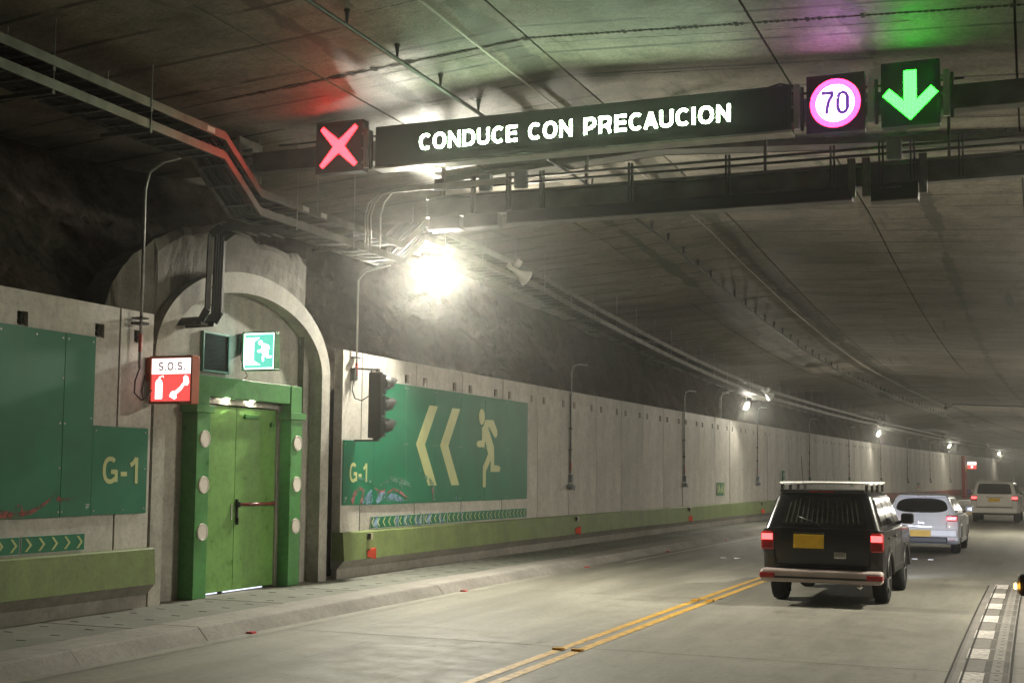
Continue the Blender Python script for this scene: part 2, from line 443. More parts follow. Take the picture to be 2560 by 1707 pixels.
glow('blue_dot', (.15, .25, 1.0), 2.0)

# ================================================================== THE SETTING
S0, S1 = -24.0, 240.0
OR = 12.6                      # right-hand wall
def steps(a, b, d):
    n = max(1, int(math.ceil((b - a) / d)))
    return [a + (b - a) * i / n for i in range(n + 1)]
def sheet(o0, o1, s0, s1, z, ds=3.0, do=None, zf=None):
    m = MB(); ss = steps(s0, s1, ds); oo = steps(o0, o1, do or (o1 - o0))
    for s in ss:
        for o in oo: m.v.append((o, s, zf(o, s) if zf else z))
    n = len(oo)
    for i in range(len(ss) - 1):
        for j in range(n - 1):
            m.f.append((i * n + j, i * n + j + 1, (i + 1) * n + j + 1, (i + 1) * n + j)); m.mi.append(0)
    return m
def extrude(prof, s0, s1, ds=3.0, closed=True, caps=True, mi=None):
    """prof: list of (o, z) swept along the road"""
    m = MB(); ss = steps(s0, s1, ds); n = len(prof)
    for s in ss: m.v += [(o, s, z) for o, z in prof]
    for i in range(len(ss) - 1):
        for j in range(n if closed else n - 1):
            m.f.append((i * n + j, i * n + (j + 1) % n, (i + 1) * n + (j + 1) % n, (i + 1) * n + j)); m.mi.append(mi[j] if mi else 0)
    if caps and closed:
        m.f += [tuple(range(n)), tuple(range((len(ss) - 1) * n, len(ss) * n))[::-1]]; m.mi += [0, 0]
    return m
road = tag(sheet(1.7, OR, S0, S1, 0.0, 3.0, 1.2).obj('road', 'road_concrete', bent=True), kind='structure')
def on_road(name, o0, o1, s0, s1, mat, z=.004):
    return sheet(o0, o1, s0, s1, z).obj(name, mat, road, bent=True)
on_road('yellow_line', 5.70, 5.81, S0, 160, 'yellow_paint')
on_road('yellow_line', 5.915, 6.03, S0, 160, 'yellow_paint')
on_road('gutter_strip', 2.0, 2.20, S0, 120, 'gutter_concrete', .004)
on_road('edge_line', 2.26, 2.36, 27, 140, 'white_paint')
for s in (1.2, 7.4, 13.6, 19.8, 26.0, 32.2, 38.4, 44.6):
    on_road('slab_joint', 2.2, 9.74, s, s + .012, 'joint_dark', .003)
# left walkway: base, kerb of single stones, cover slabs with lifting slots
walkway = tag(extrude([(-1.2, -.05), (1.32, -.05), (1.32, .135), (-1.2, .135)], S0, 160).obj('walkway', 'base_concrete', bent=True), kind='structure')
def slab_mesh():
    m = MB(); w, l = .645, 1.02
    m.box(-w, w, -l / 2, l / 2, -.03, 0.0)
    for x in (-.33, .30):
        for y in (-.30, .24):
            m.box(x - .055, x + .055, y - .012, y + .012, 0.0, .003, 1)
    return m.mesh('cover_slab', ['slab_concrete', 'joint_dark'])
sm = slab_mesh()
inv = MW[walkway.name].inverted()
for i in range(58):
    s = 8.2 + i * 1.035
    o = bpy.data.objects.new('cover_slab', sm); COL.objects.link(o); o.parent = walkway
    o.matrix_local = inv @ FR(s, .665, .148 + random.uniform(-.004, .003))
sheet(-.6, 1.31, S0, 7.7, .147).obj('paving', 'slab_concrete', walkway, bent=True)
sheet(-.6, 1.31, 67.75, 160, .147).obj('paving', 'slab_concrete', walkway, bent=True)
kerb = tag(extrude([(1.33, -.1), (1.95, -.1), (1.95, -.01), (1.33, -.01)], S0, 160).obj('kerb', 'base_concrete', bent=True), kind='structure')
kb = MB().prism([(-.27, -.12), (.42, -.12), (.415, .0), (.29, .135), (.265, .152), (-.27, .152)], 'y', -1.0325, 1.0325)
km = kb.mesh('kerb_stone', 'kerb_concrete')
inv = MW[kerb.name].inverted()
for i in range(44):
    s = 5.0 + i * 2.07
    o = bpy.data.objects.new('kerb_stone', km); COL.objects.link(o); o.parent = kerb
    o.matrix_local = inv @ FR(s, 1.60 + random.uniform(-.006, .006), random.uniform(-.004, .002))
    b = o.modifiers.new('bevel', 'BEVEL'); b.width = .005; b.segments = 2
extrude([(1.33, -.1), (2.02, -.1), (1.89, .135), (1.33, .152)], 96, 160).obj('kerb_run', 'kerb_concrete', kerb, bent=True)
extrude([(1.33, -.1), (2.02, -.1), (1.89, .135), (1.33, .152)], S0, 3.95).obj('kerb_run', 'kerb_concrete', kerb, bent=True)

# right-hand drain with grates
drain = tag(sheet(9.75, 11.4, S0, 26.3, .003, 2.0).obj('drain_channel', 'drain_concrete', bent=True), kind='structure')
inv = MW[drain.name].inverted()
def grate_mesh(mat):
    m = MB(); l = .455
    m.box(-.215, .215, -l, l, -.01, .008, 0)
    for j in range(13):
        y = -.40 + j * .066
        m.box(-.02, .045, y - .009, y + .009, .008, .0095, 1)
        m.box(.155, .205, y - .009, y + .009, .008, .0095, 1)
    for y in (-.3, 0, .3): m.box(.085, .125, y - .012, y + .012, .008, .0095, 1)
    return m.mesh('grate', [mat, 'joint_dark'])
gw, gg = grate_mesh('drain_concrete'), grate_mesh('drain_concrete')
wp = MB(); wp.box(-.225, -.008, -.42, .42, .009, .0112); wpm = wp.mesh('painted_block', 'white_paint')
for i in range(18):
    s = 8.47 + i * .94
    o = bpy.data.objects.new('grate', gg); COL.objects.link(o); o.parent = drain; o.matrix_local = inv @ FR(s, 10.08, .003)
    if i % 2 == 1:
        q = bpy.data.objects.new('painted_block', wpm); COL.objects.link(q); q.parent = drain; q.matrix_local = inv @ FR(s, 10.08, .003)
for o0 in (9.742, 9.868, 10.302):
    sheet(o0, o0 + .022, 4, 24.6, .0165).obj('joint', 'joint_dark', drain, bent=True)
for i in range(9):
    sheet(10.32, 11.4, 8.0 + i * 2.05, 8.018 + i * 2.05, .006).obj('joint', 'joint_dark', drain, bent=True)
rk = tag(extrude([(10.35, -.05), (11.2, -.05), (11.2, .15), (10.42, .15), (10.37, .11)], 26.3, 150).obj('roadside_kerb', 'kerb_concrete', bent=True), kind='structure')

# ceiling: concrete slabs with open joints between them
ceiling = thing('ceiling', None, None, 0, RIDGE, 7.0, kind='structure')
OC = [-2.9, 2.45, RIDGE, 7.80, 10.45, OR]
SC = [S0, -4.6, 13.75, 32.1, 50.45, 68.8, 87.15, 105.5, 123.85, 142.2, 190, S1]
for i in range(len(SC) - 1):
    for j in range(len(OC) - 1):
        g = .014
        m = sheet(OC[j] + g, OC[j + 1] - g, SC[i] + g * .9, SC[i + 1] - g * .9, 0, 1.0, .9, lambda o, s: ceil_z(o, s))
        top = sheet(OC[j] + g, OC[j + 1] - g, SC[i] + g, SC[i + 1] - g, 0, 1.0, .9, lambda o, s: ceil_z(o, s) + .12)
        no = len(steps(OC[j] + g, OC[j + 1] - g, .9)); ns = len(steps(SC[i] + g, SC[i + 1] - g, 1.0))
        n0 = len(m.v); m.v += top.v
        for a in range(ns - 1):
            for c in (0, no - 1):
                m.f.append((a * no + c, (a + 1) * no + c, n0 + (a + 1) * no + c, n0 + a * no + c)); m.mi.append(0)
        for r in (0, ns - 1):
            for c in range(no - 1):
                m.f.append((r * no + c, r * no + c + 1, n0 + r * no + c + 1, n0 + r * no + c)); m.mi.append(0)
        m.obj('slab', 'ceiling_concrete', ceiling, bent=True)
sheet(-3.0, OR + .1, S0, S1, 0, 2.0, 1.2, lambda o, s: ceil_z(o, s) + .14).obj('joint_backing', 'joint_dark', ceiling, bent=True)
# crumbled edges along the first cross joint: a ragged lip of mortar
m = MB(); random.seed(3)
for a in range(150):
    o = 1.0 + a * .064; w = random.uniform(.006, .022) * (1 if random.random() < .8 else 2)
    for side in (-1, 1):
        s = 13.75 + side * (.016 + w / 2)
        z = ceil_z(o, s)
        m.v += [(o, s - w, z - .003), (o + .064, s - w * .7, z - .003), (o + .064, s + w * .8, z - .002), (o, s + w, z - .002)]
        n = len(m.v); m.f.append((n - 4, n - 3, n - 2, n - 1)); m.mi.append(0)
m.obj('joint_edge', 'joint_dark', ceiling, bent=True, fix=False)
m = MB()
for (sj, o0, o1) in ((13.98, 2.6, 5.1), (13.95, 5.3, 9.4), (12.1, 3.9, 5.2), (13.35, .6, 2.4), (35.6, 5.6, 8.2), (32.5, 3.0, 5.1)):
    o = o0; s = sj
    while o < o1:
        w = random.uniform(.003, .008); s2 = s + random.uniform(-.012, .012)
        z = ceil_z(o, s) - .003; n = len(m.v)
        m.v += [(o, s - w, z), (o + .08, s2 - w, ceil_z(o + .08, s2) - .003), (o + .08, s2 + w, ceil_z(o + .08, s2) - .003), (o, s + w, z)]
        m.f.append((n, n + 1, n + 2, n + 3)); m.mi.append(0); o += .08; s = s2
m.obj('hairline_crack', 'joint_dark', ceiling, bent=True, fix=False)

for sj in (32.1, 50.45, 68.8, 87.15):
    m = MB(); o = -1.0
    while o < OR - .1:
        w = random.uniform(.022, .045); o2 = min(o + .25, OR)
        if o < RIDGE < o2: o2 = RIDGE
        n = len(m.v)
        m.v += [(o, sj - w, ceil_z(o, sj) - .004), (o2, sj - w * .8, ceil_z(o2, sj) - .004), (o2, sj + w, ceil_z(o2, sj) - .004), (o, sj + w * .9, ceil_z(o, sj) - .004)]
        m.f.append((n, n + 1, n + 2, n + 3)); m.mi.append(0); o = o2
    m.obj('joint_edge', 'joint_dark', ceiling, bent=True, fix=False)
m = MB(); s = 15.5
while s < 75:
    for a, b in ((-.5, 2.4), (2.5, 5.1), (5.2, 7.75), (7.85, 12.4)):
        if random.random() < .72:
            o = random.uniform(a, a + (b - a) * .45); e = random.uniform(a + (b - a) * .6, b); q = s + random.uniform(-.25, .25)
            while o < e:
                q2 = q + random.uniform(-.015, .015); w = random.choice((.005, .007, .009, .016 if random.random() < .15 else .006)) * (1 + s / 60); o2 = min(o + .22, e)
                if random.random() < .86:
                    n = len(m.v)
                    m.v += [(o, q - w, ceil_z(o, q) - .0035), (o2, q2 - w, ceil_z(o2, q2) - .0035), (o2, q2 + w, ceil_z(o2, q2) - .0035), (o, q + w, ceil_z(o, q) - .0035)]
                    m.f.append((n, n + 1, n + 2, n + 3)); m.mi.append(0)
                o, q = o2, q2
    s += random.uniform(.55, 1.15)
m.obj('board_mark', 'joint_dark', ceiling, bent=True, fix=False)

# bare rock behind and above the wall panels
def rock_sheet(s0, s1, ds, n):
    m = MB(); ss = steps(s0, s1, ds)
    for s in ss:
        zt = ceil_z(-1.2, s) + .12
        lean = .72 if s < 15 else (.72 - .42 * min(1, (s - 15) / 4))
        for j in range(n):
            z = .1 + (zt - .1) * (j / (n - 1)) ** .8
            p = Vector((s * .5, z * .75, 3.1))
            c = noise.voronoi(p * 1.1 + Vector((.3 * noise.noise(p * 2), 0, 0)))[0]
            h = noise.fractal(p * .9, 1.0, 2.1, 3) * .30 + (c[1] - c[0]) * .16 + noise.fractal(p * 4.2, .9, 2.2, 4) * .07 + noise.ridged_multi_fractal(p * 1.7, .8, 2.2, 5, .9, 2.0) * .11
            fade = min(1.0, .35 + max(0, z - 3.2))
            m.v.append((-.50 - lean * max(0, z - 4.0) + .55 * fade * (h - .25), s, z))
    for i in range(len(ss) - 1):
        for j in range(n - 1):
            m.f.append((i * n + j, (i + 1) * n + j, (i + 1) * n + j + 1, i * n + j + 1)); m.mi.append(0)
    return m
rock = thing('rock_face', None, None, 0, -.6, 0, kind='structure')
rock_sheet(5, 48, .07, 110).obj('rock', 'rock', rock, bent=True, fix=False)
rock_sheet(48, 170, .4, 24).obj('rock', 'rock', rock, bent=True, fix=False)
rock_sheet(S0, 5, .5, 24).obj('rock', 'rock', rock, bent=True, fix=False)
m = MB()
for s in steps(S0, S1, 3): m.v += [(OR, s, -.05), (OR, s, 7.2)]
n = len(m.v) // 2
m.f = [(2 * i, 2 * i + 1, 2 * i + 3, 2 * i + 2) for i in range(n - 1)]; m.mi = [0] * (n - 1)
tag(m.obj('right_wall', 'right_wall_concrete', bent=True), kind='structure')
m = MB(); m.add([(-1.5, S1, -.1), (OR, S1, -.1), (OR, S1, 7.2), (-1.5, S1, 7.2)], [(0, 1, 2, 3)])
tag(m.obj('tunnel_end_wall', 'right_wall_concrete', bent=True), kind='structure')
m = MB(); m.add([(-1.5, S0, -.1), (OR, S0, -.1), (OR, S0, 7.4), (-1.5, S0, 7.4)], [(0, 1, 2, 3)])
tag(m.obj('tunnel_back_wall', 'right_wall_concrete', bent=True), kind='structure')

# ------------------------------------------------------------------ concrete panel walls
ZP0, ZP1, PT = .30, 3.90, .16
def panel_mesh(w, pockets):
    m = MB(); h = .085; zs = [ZP0, 3.49, 3.66, ZP1]; x = 0.0
    ys = [-w / 2]
    for c in pockets: ys += [c - h, c + h]
    ys.append(w / 2)
    for i in range(len(ys) - 1):
        for j in range(3):
            if j == 1 and i % 2 == 1: continue
            m.add([(x, ys[i], zs[j]), (x, ys[i + 1], zs[j]), (x, ys[i + 1], zs[j + 1]), (x, ys[i], zs[j + 1])], [(0, 1, 2, 3)])
    for c in pockets:
        a, b, d = c - h, c + h, -.07
        m.add([(0, a, 3.49), (0, b, 3.49), (0, b, 3.66), (0, a, 3.66), (d, a + .02, 3.53), (d, b - .02, 3.53), (d, b - .02, 3.655), (d, a + .02, 3.655)],
              [(0, 1, 5, 4), (1, 2, 6, 5), (2, 3, 7, 6), (3, 0, 4, 7)], 0)
        m.add([(d, a + .02, 3.53), (d, b - .02, 3.53), (d, b - .02, 3.655), (d, a + .02, 3.655)], [(0, 1, 2, 3)], 1)
        m.box(d, d + .05, c - .012, c + .012, 3.50, 3.655, 1); m.box(d, d + .04, c - .05, c + .05, 3.565, 3.585, 1)
    y0, y1 = -w / 2, w / 2
    m.add([(x, y0, ZP0), (x, y1, ZP0), (x, y1, ZP1), (x, y0, ZP1), (-PT, y0, ZP0), (-PT, y1, ZP0), (-PT, y1, ZP1), (-PT, y0, ZP1)],
          [(1, 5, 6, 2), (3, 2, 6, 7), (0, 3, 7, 4), (5, 4, 7, 6), (0, 4, 5, 1)])
    return m.mesh('panel', ['panel_concrete', 'joint_dark'], fix=False)
wall_a = thing('panel_wall', 'dark concrete panel wall left of the green door, carrying the cut-off green board', 'wall', 6.0, 0, 0)
wall_b = thing('panel_wall', 'long pale concrete panel wall running from the traffic light into the distance', 'wall', 18.66, 0, 0)
pm = panel_mesh(2.065 - .040, (-.65, .65)); ps = panel_mesh(.67 - .03, (.02,)); pb = panel_mesh(.67 - .03, ())
def put(mesh, par, s, name='panel', off=0.0):
    o = bpy.data.objects.new(name, mesh); COL.objects.link(o); o.parent = par
    o.matrix_local = MW[par.name].inverted() @ FR(s, off, 0); return o
for i in range(10): put(pm, wall_a, 13.08 - 1.0325 - 2.065 * i, off=random.uniform(-.008, .004))
put(ps, wall_a, 13.415, off=-.003)
put(pb, wall_b, 18.995)
for i in range(66): put(pm, wall_b, 19.33 + 2.056 * (i + .5), off=random.uniform(-.010, .006))

# ------------------------------------------------------------------ painted barriers at the foot of the walls
PROF = [(-.10, .90), (.085, .90), (.105, .885), (.135, .455), (.13, .43)]
BASE = [(-.10, .12), (.0, .12), (.0, .30), (.122, .432), (.06, .60), (-.10, .60)]
def barrier(s0, s1, label, mat):
    t = thing('barrier', label, 'barrier', s0, .05, 0)
    extrude([(-.10, .898), (.085, .898), (.108, .88), (.138, .44), (.05, .44), (-.10, .44)], s0, s1, 2.0).obj('painted_face', mat, t, bent=True)
    extrude([(-.10, .12), (.0, .12), (.0, .30), (.128, .437), (-.10, .437)], s0 - .0, s1 + .0, 2.0).obj('concrete_base', 'base_concrete', t, bent=True)
    return t
barrier(-8, 13.75, 'olive green barrier under the chevron strip, ending at the left side of the green door', 'green_paint')
barrier(18.60, 81, 'long olive green barrier with red reflectors, right of the green door', 'green_paint')
barrier(81.03, 175, 'dark red barrier in the far distance behind the white cars', 'red_paint')

# ================================================================== THE DOOR PORTAL
SCN, SPR = 16.03, 3.38
portal = thing('door_portal', 'concrete arch portal framing the green emergency door', 'portal', SCN, -.12, 0)
def arch(rx, ry, n=40, z0=.14):
    pts = [(-rx, z0)] + [(-rx * math.cos(PI * i / n), SPR + ry * math.sin(PI * i / n)) for i in range(n + 1)] + [(rx, z0)]
    return pts
inn, out = arch(1.99, 1.08), arch(2.24, 1.38)
m = MB(); n = len(inn)
for x in (.12, -.12):
    m.v += [(x, y, z) for y, z in inn] + [(x, y, z) for y, z in out]
for i in range(n - 1):
    m.f += [(i, i + 1, n + i + 1, n + i), (2 * n + i, 3 * n + i, 3 * n + i + 1, 2 * n + i + 1),
            (i, 2 * n + i, 2 * n + i + 1, i + 1), (n + i, n + i + 1, 3 * n + i + 1, 3 * n + i)]
m.mi = [0] * len(m.f)
m.obj('arch_ring', 'portal_concrete', portal)
# wall inside the arch, with the door opening
m = MB(); xb = -.105
m.add([(xb, -2.05, .14), (xb, -1.12, .14), (xb, -1.12, 2.86), (xb, -2.05, 2.86)], [(0, 1, 2, 3)])
m.add([(xb, 1.08, .14), (xb, 2.05, .14), (xb, 2.05, 2.86), (xb, 1.08, 2.86)], [(0, 1, 2, 3)])
m.flat([(-2.05, 2.86), (2.05, 2.86), (2.05, SPR)] + [(2.05 * math.cos(PI * i / 24), SPR + 1.12 * math.sin(PI * i / 24)) for i in range(1, 24)] + [(-2.05, SPR)], 'x', xb)
m.obj('inner_wall', 'portal_concrete', portal)
# sprayed concrete above and beside the arch, with a ragged upper edge
random.seed(11)
edge = [(-3.05, 3.55), (-3.02, 3.9), (-2.9, 4.22), (-2.72, 4.48), (-2.45, 4.72), (-2.1, 4.94), (-1.7, 5.12), (-1.45, 5.2), (-1.2, 5.27), (-.85, 5.36), (-.55, 5.45), (-.2, 5.38), (.1, 5.36), (.4, 5.28), (.75, 5.32), (1.1, 5.27), (1.4, 5.31), (1.62, 5.27)]
ed = []
for (a, b), (c, d) in zip(edge, edge[1:]):
    for t in range(4):
        f = t / 4; yy = a + (c - a) * f; ed.append((yy, b + (d - b) * f + .045 * noise.fractal(Vector((yy * 3.1, 1.7, 0)), .8, 2.2, 4)))
ed.append(edge[-1])
m = MB(); nn = len(ed); rows = 9
for i, (y, z) in enumerate(ed):
    yy = max(-2.12, min(2.12, y)); zlow = SPR + 1.23 * math.sqrt(max(0, 1 - (yy / 2.12) ** 2)) if abs(y) < 2.12 else .14
    zlow = min(zlow, z - .05)
    for r in range(rows):
        zz = zlow + (z - zlow) * r / (rows - 1)
        d = noise.fractal(Vector((y * 1.5, zz * 1.5, 0)), .9, 2.1, 5) * .025
        m.v.append((-.005 + d - (.06 if r == rows - 1 else 0), y, zz))
for i in range(nn - 1):
    for r in range(rows - 1):
        m.f.append((i * rows + r, (i + 1) * rows + r, (i + 1) * rows + r + 1, i * rows + r + 1)); m.mi.append(0)
    a, b = i * rows + rows - 1, (i + 1) * rows + rows - 1
    n0 = len(m.v); m.v += [(-.5, ed[i][0], ed[i][1] - .1), (-.5, ed[i + 1][0], ed[i + 1][1] - .1)]
    m.f.append((a, b, n0 + 1, n0)); m.mi.append(0)
n0 = len(m.v)
m.v += [(-.005, 1.62, .14), (-.6, 1.62, .14), (-.6, 1.62, 5.27), (-.005, 1.62, 5.27)]; m.f.append((n0, n0 + 1, n0 + 2, n0 + 3)); m.mi.append(0)
m.obj('sprayed_concrete', 'shotcrete', portal, fix=False)

door = thing('emergency_door', 'green double emergency door with white discs on its posts and a red push bar', 'door', SCN, -.20, .15)
XD = 0.0
for nm, y0, y1 in (('door_leaf', -1.06, -.083), ('door_leaf', -.075, .98)):
    m = MB().box(-.05, XD, y0, y1, .022, 2.66)
    o = m.obj(nm, 'door_green', door, bevel=.006)
    if y0 > -.5:
        m = MB().box(0, .035, -.05, -.01, 1.06, 1.33); m.box(.02, .075, -.05, .0, 1.21, 1.29); m.box(.0, .05, -.04, -.02, .96, 1.06)
        m.obj('latch_case', 'black_plastic', o, bevel=.012)
        MB().tube([(.06, -.02, 1.25), (.06, .90, 1.25)], .022, 12).obj('push_bar', 'bar_red', o, smooth=True)
        MB().box(0, .07, .885, .925, 1.22, 1.28).obj('bar_end', 'black_plastic', o, bevel=.01)
        m = MB().box(0, .05, .80, .89, 2.40, 2.47); m.box(0, .045, .10, .44, 2.50, 2.56); m.obj('door_closer', 'frame_green', o, bevel=.006)
    else:
        MB().box(0, .012, -.165, -.135, 1.03, 1.26).obj('lock_plate', 'aluminium', o, bevel=.004)
MB().box(-.03, -.01, -1.05, -.43, .003, .019).obj('light_gap', 'gap_light', door)
MB().box(-.03, -.01, -.28, .72, .003, .019).obj('light_gap', 'gap_light', door)
m = MB().box(-.06, .03, .985, 1.075, 0, 2.72); m.box(-.06, .03, -1.12, -1.065, 0, 2.72); m.box(-.06, .03, -1.12, 1.075, 2.68, 2.74)
m.obj('door_frame', 'portal_concrete', door)
for y0, y1 in ((-1.33, -1.03), (1.055, 1.375)):
    p = MB().box(-.03, .225, y0, y1, 0, 2.53).obj('post', 'frame_green', door, bevel=.008)
    MB().box(-.03, .255, y0 - .055, y1 + .055, 2.53, 2.635).obj('post_collar', 'frame_green', p, bevel=.006)
    MB().box(-.03, .21, y0 + .01, y1 - .005, 2.635, 3.045).obj('post_head', 'frame_green', p, bevel=.006)
    yc = (y0 + y1) / 2 + .02
    for z in (.90, 1.54, 2.17):
        m = MB().lathe([(.001, .016), (.092, .016), (.098, .012), (.104, .020), (.116, .018), (.120, .0)], 'x', (.225, yc, z), 28)
        m.obj('white_disc', 'disc_white', p, smooth=False)
MB().box(-.02, .20, -1.03, 1.055, 2.765, 3.045).obj('lintel', 'frame_green', door, bevel=.006)
for y in (-.42, .22):
    MB().disc((.06, y, 2.757), .035, 'z', .008, 12).obj('lintel_lamp', 'door_lamp', door)

# vent grille above the door
g = thing('vent_grille', 'square dark vent grille with green frame above the door', 'vent', 15.385, -.22, 3.27)
m = MB()
for a in ((-.32, .32, 0, .03), (-.32, .32, .54, .57), (-.32, -.29, .03, .54), (.29, .32, .03, .54)): m.box(-.01, .045, *a)
m.obj('frame', 'vent_green', g, bevel=.004)
MB().box(-.01, .005, -.29, .29, .03, .54).obj('backing', 'vent_dark', g)
for i in range(20):
    z = .04 + i * .0253
    MB().add([(.006, -.29, z), (.006, .29, z), (.03, .29, z - .012), (.03, -.29, z - .012)], [(0, 1, 2, 3)]).obj('louvre', 'vent_dark', g)

# ================================================================== PICTOGRAMS
# a heavy sans alphabet drawn with strokes (unit height, pen width PEN)
PEN = .17
def _ell(cx, cy, rx, ry, a0, a1, n=18):
    return [(cx + rx * math.copysign(abs(math.cos(a)) ** .88, math.cos(a)), cy + ry * math.copysign(abs(math.sin(a)) ** .88, math.sin(a))) for a in [math.radians(a0 + (a1 - a0) * i / n) for i in range(n + 1)]]
_h = PEN / 2
GLYPH = {
 'C': (.76, [_ell(.41, .5, .41 - _h, .5 - _h + .01, 48, 312)]),
 'G': (.84, [_ell(.42, .5, .42 - _h, .5 - _h + .01, 48, 318), [(.46, .44), (.80, .44)], [(.755, .5), (.755, .06)]]),
 'O': (.86, [_ell(.43, .5, .43 - _h, .5 - _h + .01, 0, 360, 30)]),
 'N': (.78, [[(_h, 0), (_h, 1)], [(_h, .93), (.78 - _h, .07)], [(.78 - _h, 0), (.78 - _h, 1)]]),
 'D': (.80, [[(_h, 0), (_h, 1)], [(_h, 1 - _h), (.36, 1 - _h)] + _ell(.36, .5, .44 - _h, .5 - _h, 88, -88) + [(.36, _h), (_h, _h)]]),
 'U': (.78, [[(_h, 1), (_h, .36)] + _ell(.39, .36, .39 - _h, .36 - _h, 180, 360) + [(.78 - _h, .36), (.78 - _h, 1)]]),
 'E': (.70, [[(_h, 0), (_h, 1)], [(_h, 1 - _h), (.69, 1 - _h)], [(_h, .52), (.65, .52)], [(_h, _h), (.70, _h)]]),
 'P': (.74, [[(_h, 0), (_h, 1)], [(_h, 1 - _h), (.46, 1 - _h)] + _ell(.46, .68, .28 - _h, .32 - _h, 88, -88) + [(.46, .36 + _h * .0), (_h, .36)]]),
 'R': (.80, [[(_h, 0), (_h, 1)], [(_h, 1 - _h), (.48, 1 - _h)] + _ell(.48, .70, .28 - _h, .30 - _h, 88, -88) + [(.48, .41), (_h, .41)], [(.46, .42), (.60, .32), (.64, .12), (.70, 0)]]),
 'A': (.70, [[(.02, 0), (.35, .96)], [(.35, .96), (.68, 0)], [(.14, .28), (.56, .28)]]),
 'I': (.20, [[(.10, 0), (.10, 1)]]),
 'S': (.74, [_ell(.37, .725, .36 - _h, .275 - _h, 25, 250, 12) + _ell(.37, .275, .37 - _h, .275 - _h, 80, -160, 14)]),
 '1': (.46, [[(.46 - _h, 0), (.46 - _h, .99)], [(.02, .70), (.16, .76), (.30, .90), (.34, .98)]]),
 '-': (.36, [[(0, .36), (.36, .36)]]),
 '.': (.20, [[(.0, .095), (.19, .095)]]),
 ' ': (.38, [])}
def text_on(txt, plane, a, u0, u1, v0, v1, mat, parent, name='letter', sign=1):
    tot = 0.0; lay = []
    for ch in txt:
        w, st = GLYPH[ch]; lay.append((tot, ch, st)); tot += w + .17
    tot -= .17; kx = (u1 - u0) / tot; kz = v1 - v0
    for x0, ch, st in lay:
        m = MB(); e = 0.0
        for path in st:
            P = [Vector((p[0], p[1])) for p in path]; n = len(P); base = len(m.v)
            for i, p in enumerate(P):
                cl = (P[0] - P[-1]).length < 1e-6
                if cl: d = (P[(i + 1) % (n - 1)] - P[(i - 1) % (n - 1)]).normalized()
                else: d = (P[min(i + 1, n - 1)] - P[max(i - 1, 0)]).normalized()
                q = Vector((-d.y, d.x)) * (PEN / 2)
                for r in (p + q, p - q):
                    u, v = u0 + (x0 + r.x) * kx, v0 + r.y * kz
                    m.v.append((a + sign * e, u, v) if plane == 'x' else (u, a + sign * e, v))
            for i in range(n - 1): m.f.append((base + 2 * i, base + 2 * i + 1, base + 2 * i + 3, base + 2 * i + 2)); m.mi.append(0)
            e += .0004
        if m.f: m.obj(name, mat, parent, fix=False)

# ------------------------------------------------------------------ big green boards on the wall
def rivets(pts, x, par):
    me = MB().disc((0, 0, 0), .012, 'x', .004, 8).mesh('rivet', 'galvanised')
    for y, z in pts:
        o = bpy.data.objects.new('rivet', me); COL.objects.link(o); o.parent = par; o.location = (x, y, z)
def stroke(pts, wid, x):
    m = MB(); P = [Vector((p[0], p[1])) for p in pts]; n = len(P)
    for i, p in enumerate(P):
        d = (P[min(i + 1, n - 1)] - P[max(i - 1, 0)]).normalized(); q = Vector((-d.y, d.x)); w = wid[i] / 2
        m.v += [(x, p.x + q.x * w, p.y + q.y * w), (x, p.x - q.x * w, p.y - q.y * w)]
    for i in range(n - 1): m.f.append((2 * i, 2 * i + 1, 2 * i + 3, 2 * i + 2)); m.mi.append(0)
    return m
ba = thing('evacuation_board', 'large dark green board marked G-1, cut off by the left picture edge', 'sign', 12.0, .012, 0)
L = lambda s: s - 12.0
for i, (s0, s1, z0, z1) in enumerate(((7.6, 9.62, 1.33, 3.48), (9.626, 10.85, 1.332, 3.483), (10.856, 12.078, 1.33, 3.485), (12.085, 12.605, 1.333, 3.487), (12.611, 13.655, 1.338, 2.415))):
    MB().box(0.0, .014 + .0012 * (i % 2), L(s0), L(s1), z0, z1).obj('sheet', 'sign_green', ba)
text_on('G-1', 'x', .018, L(12.80), L(13.47), 1.715, 2.045, 'luminescent', ba)
RV = [(L(s), z) for s, z in ((11.05, 3.42), (11.6, 3.42), (12.03, 3.42), (12.13, 3.42), (12.56, 3.42), (12.06, 2.95), (12.03, 2.42), (12.11, 2.42), (12.56, 2.5), (12.66, 2.36), (13.6, 2.36), (13.61, 1.4), (12.66, 1.39), (12.05, 1.39), (12.11, 1.39), (11.1, 1.39), (13.2, 1.39), (13.6, 1.9), (12.05, 1.9))]
rivets(RV, .0155, ba)
stroke([(L(10.6), 1.42), (L(11.0), 1.40), (L(11.35), 1.37), (L(11.62), 1.40), (L(11.85), 1.50), (L(12.02), 1.62)], [.14, .10, .07, .05, .03, .008], .0185).obj('graffiti', 'graffiti_red', ba)
stroke([(L(12.02), 1.55), (L(12.10), 1.525), (L(12.22), 1.53), (L(12.34), 1.55)], [.05, .05, .03, .006], .0185).obj('graffiti', 'graffiti_red', ba)
stroke([(L(11.42) + .05 * math.cos(a), 1.43 + .05 * math.sin(a)) for a in [x * PI / 8 for x in range(-2, 11)]], [.022] * 13, .0185).obj('graffiti', 'graffiti_red', ba)
for zz, ww in ((1.465, .07), (1.445, .06), (1.43, .055), (1.415, .03)):
    MB().box(.0155, .0165, L(12.52), L(12.52) + ww, zz, zz + .008).obj('small_print', 'sign_edge', ba)

